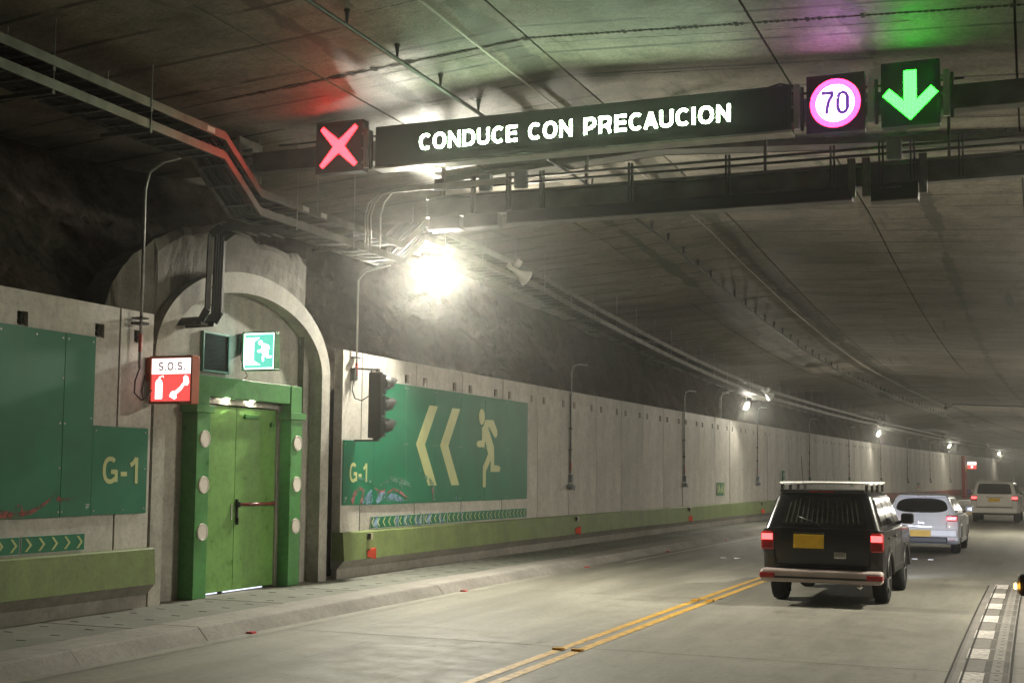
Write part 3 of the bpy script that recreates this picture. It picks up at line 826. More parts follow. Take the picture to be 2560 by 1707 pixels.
bb = thing('evacuation_board', 'large green board with two chevrons and a running figure, right of the traffic light', 'sign', 22.0, .012, 0)
L = lambda s: s - 22.0
for i, (s0, s1, z0, z1) in enumerate(((18.71, 19.745, 1.338, 2.412), (19.751, 20.95, 1.33, 3.47), (20.956, 22.14, 1.332, 3.468), (22.146, 23.33, 1.33, 3.47), (23.336, 24.52, 1.332, 3.468), (24.526, 25.71, 1.33, 3.466), (25.716, 26.9, 1.332, 3.465))):
    MB().box(0.0, .014 + .0012 * (i % 2), L(s0), L(s1), z0, z1).obj('sheet', 'sign_green', bb)
text_on('G-1', 'x', .018, L(18.92), L(19.52), 1.715, 2.04, 'luminescent', bb)
for tip in (21.36, 22.38):
    a = L(tip)
    MB().prism([(a, 2.41), (a + .53, 3.15), (a + .89, 3.15), (a + .36, 2.41), (a + .89, 1.65), (a + .53, 1.65)], 'x', .014, .0185).obj('chevron', 'luminescent', bb)
MAN = [(24.53, 2.99), (24.95, 3.0), (25.16, 2.78), (25.16, 2.69), (25.08, 2.63), (25.0, 2.65), (24.71, 2.85), (24.66, 2.85), (24.99, 2.44), (25.01, 2.06), (25.27, 2.05), (25.35, 2.0), (25.3, 1.92), (24.83, 1.92), (24.83, 2.17), (24.58, 1.93), (24.58, 1.62), (24.51, 1.59), (24.43, 1.62), (24.42, 2.02), (24.69, 2.29), (24.52, 2.56), (24.49, 2.42), (24.16, 2.42), (24.07, 2.48), (24.15, 2.55), (24.36, 2.56), (24.35, 2.82), (24.44, 2.86)]
MB().prism([(L(s), z) for s, z in MAN], 'x', .014, .0188).obj('running_figure', 'luminescent', bb)
MB().disc((.014, L(24.34), 3.045), .15, 'x', .0048, 24, ry=.165).obj('figure_head', 'luminescent', bb)
RV = [(L(s), z) for s in (20.9, 21.0, 22.1, 22.19, 23.28, 23.38, 24.48, 24.57, 25.66, 25.76, 26.84) for z in (3.41, 2.4, 1.39)] + [(L(18.77), 2.35), (L(18.77), 1.4)]
rivets(RV, .0155, bb)
x = .0186
for pts, wd, mt in (
    ([(19.02, 1.36), (19.08, 1.50), (19.25, 1.62), (19.4, 1.58), (19.36, 1.42), (19.3, 1.36)], [.10, .09, .08, .08, .07, .06], 'graffiti_pink'),
    ([(19.38, 1.36), (19.52, 1.48), (19.7, 1.58)], [.05, .06, .04], 'graffiti_blue'),
    ([(19.5, 1.36), (19.62, 1.42), (19.73, 1.45)], [.10, .16, .14], 'graffiti_blue'),
    ([(19.80, 1.62), (19.95, 1.55), (20.12, 1.53), (20.2, 1.62)], [.02, .07, .08, .03], 'graffiti_pink'),
    ([(19.85, 1.36), (20.0, 1.46), (20.2, 1.50)], [.05, .16, .10], 'graffiti_blue'),
    ([(20.22, 1.40), (20.4, 1.46), (20.6, 1.44), (20.9, 1.38)], [.06, .13, .12, .04], 'graffiti_blue'),
    ([(20.25, 1.52), (20.5, 1.60), (20.8, 1.52), (21.1, 1.40)], [.03, .05, .05, .02], 'graffiti_pink'),
    ([(20.7, 1.66), (20.82, 1.76), (20.78, 1.66), (20.86, 1.58)], [.02, .07, .06, .02], 'graffiti_mist'),
    ([(19.2, 1.80), (19.5, 1.74), (19.72, 1.72)], [.03, .06, .03], 'graffiti_mist'),
    ([(20.0, 1.66), (20.4, 1.78), (20.9, 1.72), (21.3, 1.60)], [.02, .09, .10, .03], 'graffiti_mist'),
    ([(21.5, 1.95), (21.65, 1.85), (21.85, 1.78)], [.02, .05, .07], 'graffiti_mist'),
    ([(21.92, 1.78), (22.05, 1.66), (22.14, 1.46)], [.06, .14, .10], 'graffiti_mist'),
    ([(22.02, 1.62), (22.1, 1.52), (22.12, 1.38)], [.02, .07, .06], 'graffiti_pink'),
    ([(23.12, 1.36), (23.17, 1.48), (23.22, 1.36)], [.05, .06, .03], 'graffiti_blue')):
    stroke([(L(s), z) for s, z in pts], wd, x).obj('graffiti', mt, bb); x += .0003
for s in (18.78, 20.02):
    for zz, ww in ((1.465, .07), (1.445, .06), (1.43, .05)):
        MB().box(.0155, .0165, L(s), L(s) + ww, zz, zz + .009).obj('small_print', 'sign_edge', bb)
# chevron strips
ORD = ['first', 'second', 'third', 'fourth', 'fifth', 'sixth', 'seventh', 'eighth', 'ninth', 'tenth', 'eleventh', 'twelfth', 'thirteenth', 'fourteenth', 'fifteenth']
def chevron_strip(s0, s1, n, dirn, label, smear, group):
    t = thing('chevron_sign', label, 'sign', s0, .006, .925, group)
    w = s1 - s0 - .012
    MB().box(0, .010, 0, w, 0, .205).obj('edge', 'sign_edge', t)
    MB().box(.0, .0125, .01, w - .01, .008, .197).obj('plate', 'sign_green', t)
    for i in range(n):
        c = w * (i + .55) / n if dirn > 0 else w * (i + .35) / n
        q = [(c + dirn * y, z) for y, z in ((-.055, .03), (-.02, .03), (.055, .103), (-.02, .178), (-.055, .178), (.018, .103))]
        MB().prism(q if dirn > 0 else q[::-1], 'x', .0125, .0145).obj('chevron', 'luminescent', t)
    for a, b in smear:
        stroke([(a, .012), (a + .02, .1), (a - .01, .192)], [b, b * 1.2, b], .0130).obj('graffiti', 'graffiti_blue', t)
chevron_strip(11.49, 12.555, 5, 1, 'green strip of five chevrons pointing right, beside the dark wall joint left of the door', [], 'chevron strips')
chevron_strip(10.42, 11.485, 5, 1, 'green chevron strip cut by the left picture edge', [], 'chevron strips')
sm_ = [[(.15, .2), (.95, .12)], [(.3, .2), (.75, .3)], [(.2, .22), (.7, .25)], [(.62, .1)], [], [], []]
pos_ = ['left end, under the letters G-1', 'second from the left', 'third from the left', 'in the middle of the row', 'third from the right', 'second from the right', 'right end, by the board corner']
for i in range(7):
    chevron_strip(19.705 + i * 1.0275, 19.705 + (i + 1) * 1.0275, 5, -1, 'green strip of left-pointing chevrons below the large board, ' + pos_[i], sm_[i], 'chevron strips')

# ------------------------------------------------------------------ light boxes
sos = thing('emergency_sign', 'lit red and white S.O.S. box with extinguisher and telephone, beside the green door', 'sign', 13.66, 0, 2.76)
m = MB()
for a in ((.06, .72, -.03, .0), (.06, .72, .55, .58), (.06, .085, 0, .55), (.695, .72, 0, .55)): m.box(a[0], a[1], -.07, .09, a[2], a[3])
m.obj('frame', 'orange_paint', sos, bevel=.006)
MB().box(.087, .693, .0, .06, .002, .548).obj('housing', 'orange_paint', sos)
MB().box(.087, .693, -.05, -.001, .35, .546).obj('white_panel', 'sos_white', sos)
MB().box(.087, .693, -.05, -.001, .003, .348).obj('red_panel', 'sos_red', sos)
text_on('S.O.S.', 'y', -.0525, .19, .60, .395, .50, 'sos_ink', sos)
bot = [(.15, .03), (.255, .03), (.262, .05), (.262, .235), (.245, .27), (.222, .285), (.222, .30), (.262, .325), (.268, .30), (.275, .305), (.268, .335), (.225, .318), (.205, .318), (.20, .305), (.205, .295), (.19, .288), (.165, .27), (.15, .24)]
MB().prism(bot, 'y', -.055, -.051).obj('extinguisher_mark', 'sos_white', sos)
ph = [(.36, .10), (.40, .05), (.47, .03), (.50, .055), (.475, .095), (.49, .115), (.56, .165), (.605, .23), (.60, .26), (.645, .275), (.665, .23), (.655, .30), (.62, .325), (.575, .315), (.56, .25), (.54, .20), (.455, .135), (.43, .125), (.395, .13)]
ph = [(.37, .06), (.45, .02), (.485, .045), (.475, .085), (.55, .14), (.60, .205), (.64, .195), (.668, .235), (.65, .31), (.61, .33), (.575, .30), (.585, .25), (.53, .185), (.455, .13), (.42, .135), (.385, .105)]
MB().prism(ph, 'y', -.055, -.051).obj('telephone_mark', 'sos_white', sos)
m = MB().box(0.0, .05, -.06, .06, .26, .57); m.obj('bracket', 'orange_paint', sos, bevel=.006)
MB().tube([(.02, -.10, .33), (.01, -.14, .12), (.03, -.13, .03), (.06, -.08, .08)], .008, 6).obj('supply_cable', 'cable_black', sos, smooth=True)

ex = thing('exit_sign', 'lit teal emergency exit box with white running figure above the door', 'sign', 16.0, -.22, 3.36)
m = MB()
for a in ((.09, .65, -.02, .0), (.09, .65, .525, .545), (.09, .11, 0, .525), (.63, .65, 0, .525)): m.box(a[0], a[1], -.06, .08, a[2], a[3])
m.obj('frame', 'frame_green', ex, bevel=.005)
MB().box(.112, .628, -.002, .05, .002, .523).obj('housing', 'frame_green', ex)
MB().box(.112, .628, -.04, -.004, .002, .523).obj('border_panel', 'exit_white', ex)
MB().box(.128, .612, -.044, -.0405, .02, .505).obj('teal_panel', 'exit_teal', ex)
MB().prism([(.15, .06), (.40, .06), (.285, .125), (.285, .395), (.38, .46), (.15, .46)], 'y', -.0475, -.0445).obj('doorway_mark', 'exit_white', ex)
body = [(.395, .375), (.47, .37), (.535, .345), (.555, .30), (.54, .285), (.52, .30), (.505, .325), (.485, .33), (.53, .26), (.525, .195), (.59, .19), (.59, .165), (.505, .16), (.495, .195), (.455, .165), (.46, .115), (.435, .11), (.425, .165), (.44, .215), (.415, .245), (.355, .245), (.345, .265), (.36, .28), (.41, .285), (.425, .33)]
MB().prism(body, 'y', -.0475, -.0445).obj('running_figure', 'exit_white', ex)
MB().disc((.395, -.0475, .385), .033, 'y', .003, 18).obj('figure_head', 'exit_white', ex)
MB().box(0, .09, -.03, .10, .25, .53).obj('bracket', 'vent_green', ex, bevel=.005)
MB().tube([(.05, -.03, .40), (.09, -.08, .15), (.13, -.05, .0), (.17, -.02, -.10), (.05, 0, -.16)], .007, 6).obj('supply_cable', 'cable_black', ex, smooth=True)

# ------------------------------------------------------------------ traffic light seen from behind
tl = thing('traffic_light', 'black unlit traffic light with three visors, mounted at the left wall end', 'traffic light', 19.0, .30, 2.45)
MB().box(0, .25, 0, .07, 0, 1.10).obj('back_plate', 'black_plastic', tl, bevel=.02)
for i in range(3):
    z = .02 + i * .357
    h = MB().box(.012, .262, .045, .175, z, z + .345).obj('lamp_housing', 'black_plastic', tl, bevel=.03, seg=3)
    m = MB(); nn = 14
    for j, (yy, lift) in enumerate(((.10, 0), (.36, .0), (.56, .0))):
        for q in range(nn + 1):
            a0 = (-.25 - .0 + j * .55)
            ex = (1.6, 1.25, .60)[j]; a = PI * (q / nn) * ex + (.5 - ex / 2) * PI
            m.v.append((.137 + .15 * math.cos(a), yy, z + .172 + .15 * math.sin(a)))
    for j in range(2):
        for q in range(nn):
            m.f.append((j * (nn + 1) + q, j * (nn + 1) + q + 1, (j + 1) * (nn + 1) + q + 1, (j + 1) * (nn + 1) + q)); m.mi.append(0)
    v = m.obj('visor', 'black_plastic', h, smooth=True)
    sd = v.modifiers.new('solid', 'SOLIDIFY'); sd.thickness = .006
    MB().disc((.137, .172, z + .172), .10, 'y', .012, 24).obj('lens', 'car_glass', h)
m = MB().bar((-.30, .10, 1.17), (.16, .10, 1.14), .04, .03); m.bar((-.28, .10, 1.17), (-.28, .10, .98), .03, .03); m.box(.10, .15, .06, .12, 1.09, 1.16)
m.obj('mounting_arm', 'dark_steel', tl)
m = MB().bar((-.30, .10, -.04), (.16, .10, -.035), .05, .03); m.box(.10, .17, .05, .13, -.05, .01)
m.obj('mounting_arm', 'dark_steel', tl)
MB().tube([(-.26, -.02, 1.02), (-.28, -.04, .8), (-.22, -.05, .66), (-.1, -.03, .62), (.0, .02, .7)], .011, 6).obj('supply_cable', 'cable_black', tl, smooth=True)

# ================================================================== CABLE TRAYS
def tray_path(hi):
    """(s, z) of the tray bottom; it dips under the two cross beams, then follows the ceiling"""
    u = 0.0 if hi else -.25
    P = [(S0, 6.10 + u), (13.70, 6.10 + u), (14.55, 5.54 + u), (18.75, 5.54 + u), (19.55, 6.06 + u)]
    s = 21.0
    while s < 150:
        P.append((s, 6.06 + u + drop(s))); s += 2.0 if s < 60 else 6.0
    return P
def zat(P, s):
    for (a, b), (c, d) in zip(P, P[1:]):
        if a <= s <= c: return b + (d - b) * (s - a) / (c - a)
    return P[-1][1]
O0, O1, RH = .53, 1.05, .105
def ladder(label, hi):
    t = thing('cable_tray', label, 'cable tray', 14.0, .8, zat(tray_path(hi), 14.0), 'stacked cable trays')
    P = tray_path(hi)
    for o, sgn in ((O0, -1), (O1, 1)):
        m = MB()
        prof = [(0, 0), (.03 * -sgn, 0), (.03 * -sgn, .008), (.006 * -sgn, .008), (.006 * -sgn, RH - .008), (.03 * -sgn, RH - .008), (.03 * -sgn, RH), (0, RH)]
        n = len(prof)
        for s, z in P: m.v += [(o + a, s, z + b) for a, b in prof]
        for i in range(len(P) - 1):
            for j in range(n): m.f.append((i * n + j, i * n + (j + 1) % n, (i + 1) * n + (j + 1) % n, (i + 1) * n + j)); m.mi.append(0)
        m.obj('side_rail', 'tray_steel', t, bent=True)
    far = MB(); inv = MW[t.name].inverted()
    rm = MB().box(-(O1 - O0) / 2 + .01, (O1 - O0) / 2 - .01, -.018, .018, .012, .030).mesh('rung', 'tray_steel')
    s = 6.0
    while s < 120:
        z = zat(P, s); oc = (O0 + O1) / 2
        if s < 26:
            r = bpy.data.objects.new('rung', rm); COL.objects.link(r); r.parent = t
            r.matrix_local = inv @ FR(s, oc, z)
        else:
            far.box(O0 + .01, O1 - .01, s - .018, s + .018, z + .012, z + .030)
        s += .30
    tag(far.obj('rungs', 'tray_steel', t, bent=True), kind='stuff')
    for j, (o, r) in enumerate(((.60, .024), (.66, .03), (.73, .022), (.80, .028), (.87, .02), (.94, .026))):
        MB().tube([(o, s, z + .032 + r) for s, z in P], r, 6).obj('cable', 'cable_black', t, bent=True, smooth=True)
    # trapeze arms under the tray and their hanger rods
    am = MB().box(-.42, .30, -.02, .02, -.045, -.003).mesh('support_arm', 'tray_steel')
    s = 7.3
    while s < 80:
        if not (13.4 < s < 14.7 or 18.6 < s < 19.7):
            z = zat(P, s)
            r = bpy.data.objects.new('support_arm', am); COL.objects.link(r); r.parent = t; r.matrix_local = inv @ FR(s, .79, z)
            top = ceil_z(.5, s) if hi else zat(tray_path(True), s)
            for o in (.44, 1.085):
                MB().tube([(o, s, z - .05), (o, s, top + (.0 if hi else -.02))], .007, 5).obj('hanger_rod', 'galvanised', t, bent=True)
        s += 1.62
    return t
ladder('upper galvanised cable ladder stepping down below the red X sign', True)
ladder('lower galvanised cable ladder of the stacked pair, above the door arch', False)
# splice plates with white labels
for (s, z) in ((12.1, 6.10), (13.3, 6.10), (15.6, 5.54), (16.1, 5.54)):
    t = tag(MB().box(1.052, 1.058, s, s + .16, z + .02, z + .085).obj('tray_label', 'white_plastic', bent=True), 'small white label on the cable ladder rail ' + {12.1: 'far left', 13.3: 'just before the bend', 15.6: 'after the bend', 16.1: 'left of the glare'}[s], 'label')

# branch ladder going down to the door portal
br = thing('branch_ladder', 'dark cable ladder hanging down in front of the door arch', 'cable tray', 14.64, .25, 3.8)
def q_(o, s, z): return (o - .25, s - 14.64, z - 3.8)
for ds in (-.15, .15):
    for name, pts in (('side_rail', [(1.0, 15.35 + ds, 5.20), (.42, 14.72 + ds, 5.18), (.30, 14.64 + ds, 5.06), (.28, 14.64 + ds, 4.05), (.20, 14.62 + ds, 3.90), (-.22, 14.55 + ds, 3.88)]),):
        m = MB()
        for a, b in zip(pts, pts[1:]): m.bar(q_(*a), q_(*b), .022 if abs(a[2] - b[2]) > .5 else .022, .10)
        m.obj(name, 'dark_steel', br)
for i in range(5):
    z = 4.12 + i * .235
    MB().box(q_(.26, 0, 0)[0], q_(.30, 0, 0)[0], -.14, .14, z - 3.8 - .012, z - 3.8 + .012).obj('rung', 'tray_steel', br)
for i in range(4):
    f = (i + .5) / 4; o = .45 + .5 * f; s = 14.75 + .55 * f
    MB().bar(q_(o, s - .14, 5.14), q_(o, s + .14, 5.14), .03, .02).obj('rung', 'tray_steel', br)
for i in range(2):
    MB().box(q_(.0 + .1 * i, 0, 0)[0], q_(.03 + .1 * i, 0, 0)[0], -.2, .1, .06, .09).obj('rung', 'tray_steel', br)
for j in range(4):
    d = -.09 + j * .055
    MB().tube([q_(.95, 15.3 + d, 5.24), q_(.45, 14.75 + d, 5.22), q_(.33, 14.66 + d, 5.08), q_(.315, 14.65 + d, 4.0), q_(.22, 14.62 + d, 3.93), q_(-.2, 14.56 + d, 3.92)], .02, 6).obj('cable', 'cable_black', br, smooth=True)

# conduits on the ceiling
def along(o, s0, s1, dz, ds=1.0):
    return [(o, s, ceil_z(o, s) - dz) for s in steps(s0, s1, ds)]
cd = thing('ceiling_conduit', 'dark sensor conduit hung from funnel clips along the ceiling', 'conduit', 12, 3.76, 6.7)
MB().tube(along(3.76, S0, 130, .17), .026, 8).obj('pipe', 'dark_steel', cd, bent=True, smooth=True)
cl = MB().lathe([(.012, -.185), (.014, -.14), (.026, -.04), (.038, 0)], 'z', n=8).mesh('clip', 'dark_steel')
inv = MW[cd.name].inverted(); s = 7.2
while s < 110:
    o = bpy.data.objects.new('clip', cl); COL.objects.link(o); o.parent = cd; o.matrix_local = inv @ FR(s, 3.76 + .01, ceil_z(3.76, s)); s += 1.19
tag(MB().tube(along(4.60, S0, 75, .035), .014, 6).obj('ceiling_conduit', 'conduit_light', bent=True, smooth=True), 'thin pale conduit on the ceiling beside the ridge joint', 'conduit')
# camera on the ceiling far away, with its conduit
cc = thing('ceiling_camera', 'small dark camera on the far ceiling with a pipe running right', 'camera', 72, 4.9, ceil_z(4.9, 72))
MB().lathe([(.001, -.34), (.09, -.32), (.12, -.25), (.10, -.17), (.03, -.15), (.03, 0)], 'z', n=14).obj('dome', 'dark_steel', cc, smooth=True)
MB().tube([(0, 0, -.22), (.25, 0, -.2), (.35, 0, -.06), (5.0, 0, -.28)], .04, 6).obj('pipe', 'dark_steel', cc, smooth=True)

# drip channel under a ceiling joint
dc = thing('drip_channel', 'grey metal drip channel across the ceiling behind the message sign', 'channel', 18.9, RIDGE, 6.8)
m = MB(); pts = [(1.6, -.13), (RIDGE, -.13), (10.9, -.13)]
for a, b in ((1.6, RIDGE + .15), (RIDGE + .15, 10.9)):
    za, zb = ceil_z(a, 18.9) - .14, ceil_z(b, 18.9) - .14
    for i in range(7):
        y = 18.72 + i * .055
        m.add([(a, y, za + (.012 if i % 2 else 0)), (b, y, zb + (.012 if i % 2 else 0)), (b, y + .055, zb + (0 if i % 2 else .012)), (a, y + .055, za + (0 if i % 2 else .012))], [(0, 1, 2, 3)])
    m.add([(a, 18.72, za), (b, 18.72, zb), (b, 18.72, zb + .09), (a, 18.72, za + .09), (a, 19.105, za), (b, 19.105, zb), (b, 19.105, zb + .09), (a, 19.105, za + .09)], [(0, 1, 2, 3), (4, 5, 6, 7)])
m.obj('gutter', 'beam_steel', dc, bent=True, fix=False)
for o in (2.2, 3.9, 5.6, 7.1, 8.8, 10.3):
    MB().tube([(o, 18.75, ceil_z(o, 18.9) - .1), (o, 18.75, ceil_z(o, 18.9))], .008, 5).obj('hanger_rod', 'galvanised', dc, bent=True)

# ================================================================== SIGN GANTRY
SG = 15.0
ga = thing('gantry_beam', 'grey steel beam across the tunnel carrying the lit signs', 'beam', SG, 0, 6.0)
MB().box(.45, OR - .05, .20, .42, .06, .34).obj('beam', 'beam_steel', ga, bevel=.012)
m = MB().box(.30, .36, .02, .60, -.02, .55); m.box(-.6, .32, .06, .5, .02, .50); m.obj('end_plate', 'portal_concrete', ga, bevel=.008)
for dz in (.04, .13, .27, .36):
    MB().tube([(.34, .12, dz), (.50, .12, dz)], .022, 8).obj('bolt', 'dark_steel', ga)
m = MB().tube([(.9, .19, .40), (9.9, .19, .40)], .014, 6); m.tube([(8.0, .1, .38), (8.05, .1, .46), (7.85, .1, .52), (7.6, .1, .46)], .012, 6); m.obj('cable', 'cable_black', ga, smooth=True)
def led_case(name, label, o0, o1, z0, z1, depth=.17):
    t = thing(name, label, 'sign', SG, (o0 + o1) / 2, z0)
    w, h = (o1 - o0) / 2, z1 - z0
    MB().box(-w, w, 0, depth, 0, h).obj('case', 'sign_frame', t, bevel=.01)
    MB().box(-w + .03, w - .03, -.004, -.0005, .03, h - .03).obj('display_face', 'sign_face', t)
    return t, w, h
x_, w, h = led_case('lane_sign', 'square LED sign showing a red X, left end of the gantry', 1.60, 2.32, 5.90, 6.60)
c_, t_ = .285, .062 * 1.414
zc = h / 2
MB().add([(u, -.008, zc + v) for u, v in ((0, -t_), (c_ - t_ * .5, -c_ - t_ * .0 + .0), (c_, -c_ + t_ * .5), (t_, 0), (c_, c_ - t_ * .5), (c_ - t_ * .5, c_), (0, t_), (-c_ + t_ * .5, c_), (-c_, c_ - t_ * .5), (-t_, 0), (-c_, -c_ + t_ * .5), (-c_ + t_ * .5, -c_))], [(0, 1, 2, 3), (3, 4, 5, 6), (6, 7, 8, 9), (9, 10, 11, 0), (0, 3, 6, 9)]).obj('red_cross', 'led_red', x_, fix=False)
ms, w, h = led_case('message_sign', 'long LED message sign reading CONDUCE CON PRECAUCION', 2.51, 7.99, 5.93, 6.47, .22)
MB().box(-w - .01, w + .01, -.03, .23, -.035, -.004).obj('bottom_rail', 'aluminium', ms, bevel=.006)
MB().box(-w + .14, w - .17, -.0075, -.0045, .10, h - .10).obj('led_panel', 'sign_face', ms)
text_on('CONDUCE CON PRECAUCION', 'y', -.011, 3.17 - 5.25, 7.28 - 5.25, .165, .375, 'led_white', ms)
sp, w, h = led_case('speed_sign', 'LED speed sign showing 70 in a magenta ring', 8.17, 8.83, 5.86, 6.54)
R_ = .285; cz = h / 2 - .005
m = MB()
for i in range(36):
    an = 2 * PI * i / 36
    m.v += [(.217 * math.cos(an), -.008, cz + .217 * math.sin(an)), (R_ * math.cos(an), -.008, cz + R_ * math.sin(an))]
m.f = [(2 * i, 2 * i + 1, (2 * i + 3) % 72, (2 * i + 2) % 72) for i in range(36)]; m.mi = [0] * 36
m.obj('magenta_ring', 'led_magenta', sp, fix=False)
MB().disc((0, -.0065, cz), .218, 'y', .002, 40).obj('pale_disc', 'led_pale', sp)
T_ = .046
m = MB()
for seg in ([(-.155, .125), (-.025, .125), (-.03, .10), (-.075, .02), (-.09, -.05), (-.095, -.125)],
            [(.03, .06), (.05, .105), (.085, .122), (.12, .105), (.14, .06), (.14, -.06), (.12, -.105), (.085, -.122), (.05, -.105), (.03, -.06), (.03, .06)]):
    st = stroke(seg, [T_] * len(seg), 0)
    m.add([(p[1], -.0095, p[2] + cz) for p in st.v], st.f)
m.obj('digits', 'led_violet', sp, fix=False)
ar, w, h = led_case('lane_sign', 'square LED sign showing a green downward arrow', 9.01, 9.65, 5.86, 6.60)
A_ = [(.0, .06), (.30, .355), (.225, .435), (.068, .285), (.068, .63), (-.068, .63), (-.068, .285), (-.225, .435), (-.30, .355)]
MB().add([(u, -.008, v) for u, v in A_], [(0, 1, 2, 3), (3, 4, 5, 6), (6, 7, 8, 0), (0, 3, 6)]).obj('green_arrow', 'led_green', ar, fix=False)
for o, lab in ((2.375, 'aluminium post between the red X sign and the message sign'), (8.06, 'aluminium post right of the message sign'), (8.90, 'aluminium post between the 70 sign and the arrow sign'), (9.72, 'aluminium post at the right side of the arrow sign')):
    t = thing('sign_post', lab, 'post', SG, o, 5.93)
    MB().box(-.035, .035, -.02, .03, 0, .53).obj('channel', 'aluminium', t, bevel=.005)
    MB().box(.04, .075, .01, .06, -.02, .50).obj('bracket', 'dark_steel', t, bevel=.005)
    for z in (.06, .25, .45): MB().box(-.06, -.035, -.01, .02, z, z + .03).obj('hinge', 'galvanised', t)

# second beam, with cable pipes and sensor boxes
SB = 17.5
b2 = thing('equipment_beam', 'dark steel beam with two pipes on top, below and behind the message sign', 'beam', SB, 0, 5.7)
m = MB().box(2.05, OR - .05, 0, .16, .33, .37); m.box(2.05, OR - .05, 0, .16, 0.05, .09); m.box(2.05, OR - .05, .06, .10, .09, .33); m.obj('beam', 'beam_steel', b2, bevel=.004)
for dz in (.46, .55):
    MB().tube([(2.2, -.03, dz), (OR - .1, -.03, dz)], .020, 8).obj('pipe', 'dark_steel', b2, smooth=True)
for o in (2.85, 3.42, 3.95, 5.3, 6.70, 8.12, 8.75, 9.15, 9.75, 11.0):
    m = MB().box(o - .035, o - .012, -.055, .0, .07, .62); m.box(o + .012, o + .035, -.055, .0, .07, .62); m.obj('clamp', 'dark_steel', b2)
for o in (3.05, 3.62, 8.92):
    MB().box(o - .10, o + .10, -.08, .03, .38, .64).obj('junction_box', 'device_grey', b2, bevel=.02)
for o in (8.37, 8.56, 9.28):
    m = MB().box(o - .05, o + .05, -.09, .0, -.10, .42); m.box(o - .03, o + .03, -.12, -.09, -.02, .40); m.obj('bracket', 'beam_steel', b2, bevel=.006)
for o in (2.3, 4.6, 7.2, 9.6):
    MB().box(o - .02, o + .02, .05, .11, .37, ceil_z(o, SB) - 5.7).obj('hanger', 'beam_steel', b2)
def SERIAL(t):
    """the plate's small serial line, set in Blender's own font"""
    cu = bpy.data.curves.new('serial', 'FONT'); cu.body = 'No. Serie MPEC-206'; cu.size = .032
    ob = bpy.data.objects.new('serial', cu); COL.objects.link(ob); bpy.context.view_layer.update()
    me = bpy.data.meshes.new_from_object(ob.evaluated_get(bpy.context.evaluated_depsgraph_get())); bpy.data.objects.remove(ob)
    me.materials.clear(); me.materials.append(MATS['device_grey'])
    o = bpy.data.objects.new('lettering', me); COL.objects.link(o); o.parent = t
    tag(o, kind='stuff')
    o.matrix_local = Matrix.Translation((-.18, -.1025, .15)) @ Matrix.Rotation(PI / 2, 4, 'X')
def sensor(o0, o1, z0, z1, lab, name='sensor_box'):
    t = thing(name, lab, 'sensor box', SB, (o0 + o1) / 2, z0)
    w = (o1 - o0) / 2; h = z1 - z0
    MB().box(-w, w, -.10, .12, 0, h).obj('case', 'black_plastic', t, bevel=.012)
    MB().box(-w, w, -.13, .13, -.02, -.002).obj('lower_rim', 'beam_steel', t, bevel=.004)
    return t
sensor(3.42, 8.38, 5.57, 5.74, 'very long black box under the beam behind the message sign')
sensor(2.72, 3.27, 5.55, 5.73, 'short box under the beam, right of the glaring lamp')
sensor(2.15, 2.66, 5.55, 5.73, 'short box under the beam, directly above the glaring lamp')
t = sensor(8.62, 9.22, 5.53, 5.76, 'short black box with a serial number under the right part of the beam')
SERIAL(t)
# pipes bending down at the beam's left end
for i in range(4):
    o = 1.05 + i * .05 + (0.12 if i == 3 else 0)
    tag(MB().tube([(3.4, 17.42, 6.17 + i * .02), (o + .42, 17.42, 6.17 + i * .02), (o + .22, 17.42, 6.13 + i * .02), (o + .06, 17.42, 6.02), (o, 17.42, 5.82), (o, 17.42, 5.30)], .014, 6).obj('bent_pipe', 'conduit_light', bent=True, smooth=True),
        'pale pipe bending down above the glaring lamp, ' + ['first', 'second', 'third', 'rightmost'][i] + ' of four from the left', 'pipe', 'bent pipes')

# ================================================================== LAMPS
LS = [(20.4, 5.46), (47.1, 4.46), (78.5, 4.46), (109.7, 4.46), (140.9, 4.46), (172, 4.46)]
LN = ['glaring flood lamp under the cable ladders above the large green board', 'second bright flood lamp along the left wall', 'third flood lamp along the left wall, far away', 'fourth flood lamp along the left wall, farther away', 'fifth and faintest flood lamp near the right picture edge', 'most distant flood lamp beyond the bend']
def lamp_proto(aim=(.60, -.30, -.74), power=1.0, rad=.15):
    t = thing('flood_lamp', LN[0], 'lamp', 0, 0, 0, 'flood lamps along the left wall')
    # housing aimed down and towards the road
    Q = Vector(aim).normalized().to_track_quat('-Z', 'Y').to_matrix().to_4x4()
    def P(m): m.v = [tuple(Q @ Vector(p)) for p in m.v]; return m
    P(MB().box(-rad - .04, rad + .04, -rad - .03, rad + .03, .0, .11)).obj('housing', 'dark_steel', t, bevel=.02)
    for i in range(5): P(MB().box(-rad, rad, rad * (-.9 + i * .42), rad * (-.9 + i * .42) + .014, .11, .16)).obj('cooling_fin', 'dark_steel', t)
    prof = [(rad, -.012)] + [(rad * math.cos(a), -.012 - .07 * math.sin(a)) for a in [PI / 2 * i / 4 for i in range(1, 4)]] + [(.004, -.082)]
    P(MB().lathe(prof, 'z', n=14)).obj('glass', 'lamp_glass', t, smooth=True)
    ld = bpy.data.lights.new('lamp_light', 'AREA'); ld.shape = 'DISK'; ld.size = rad * 2; ld.energy = LAMP_W * .667 * power; ld.color = LAMP_COL
    lo = bpy.data.objects.new('lamp_light', ld); COL.objects.link(lo); lo.parent = t
    lo.matrix_local = Q @ Matrix.Translation((0, 0, -.095))
    m = MB()
    m.tube([(0, 0, .10), (0, 0, .36)], .016, 6); m.bar((-.05, 0, .34), (.45, 0, .34), .04, .03); m.obj('arm', 'galvanised', t)
    return t
ln_ = lamp_proto((.74, -.42, -.52), 2.5, .22); ln_.matrix_world = FR(LS[0][0], .76, LS[0][1])
lp = lamp_proto((.86, -.22, -.46), .62)
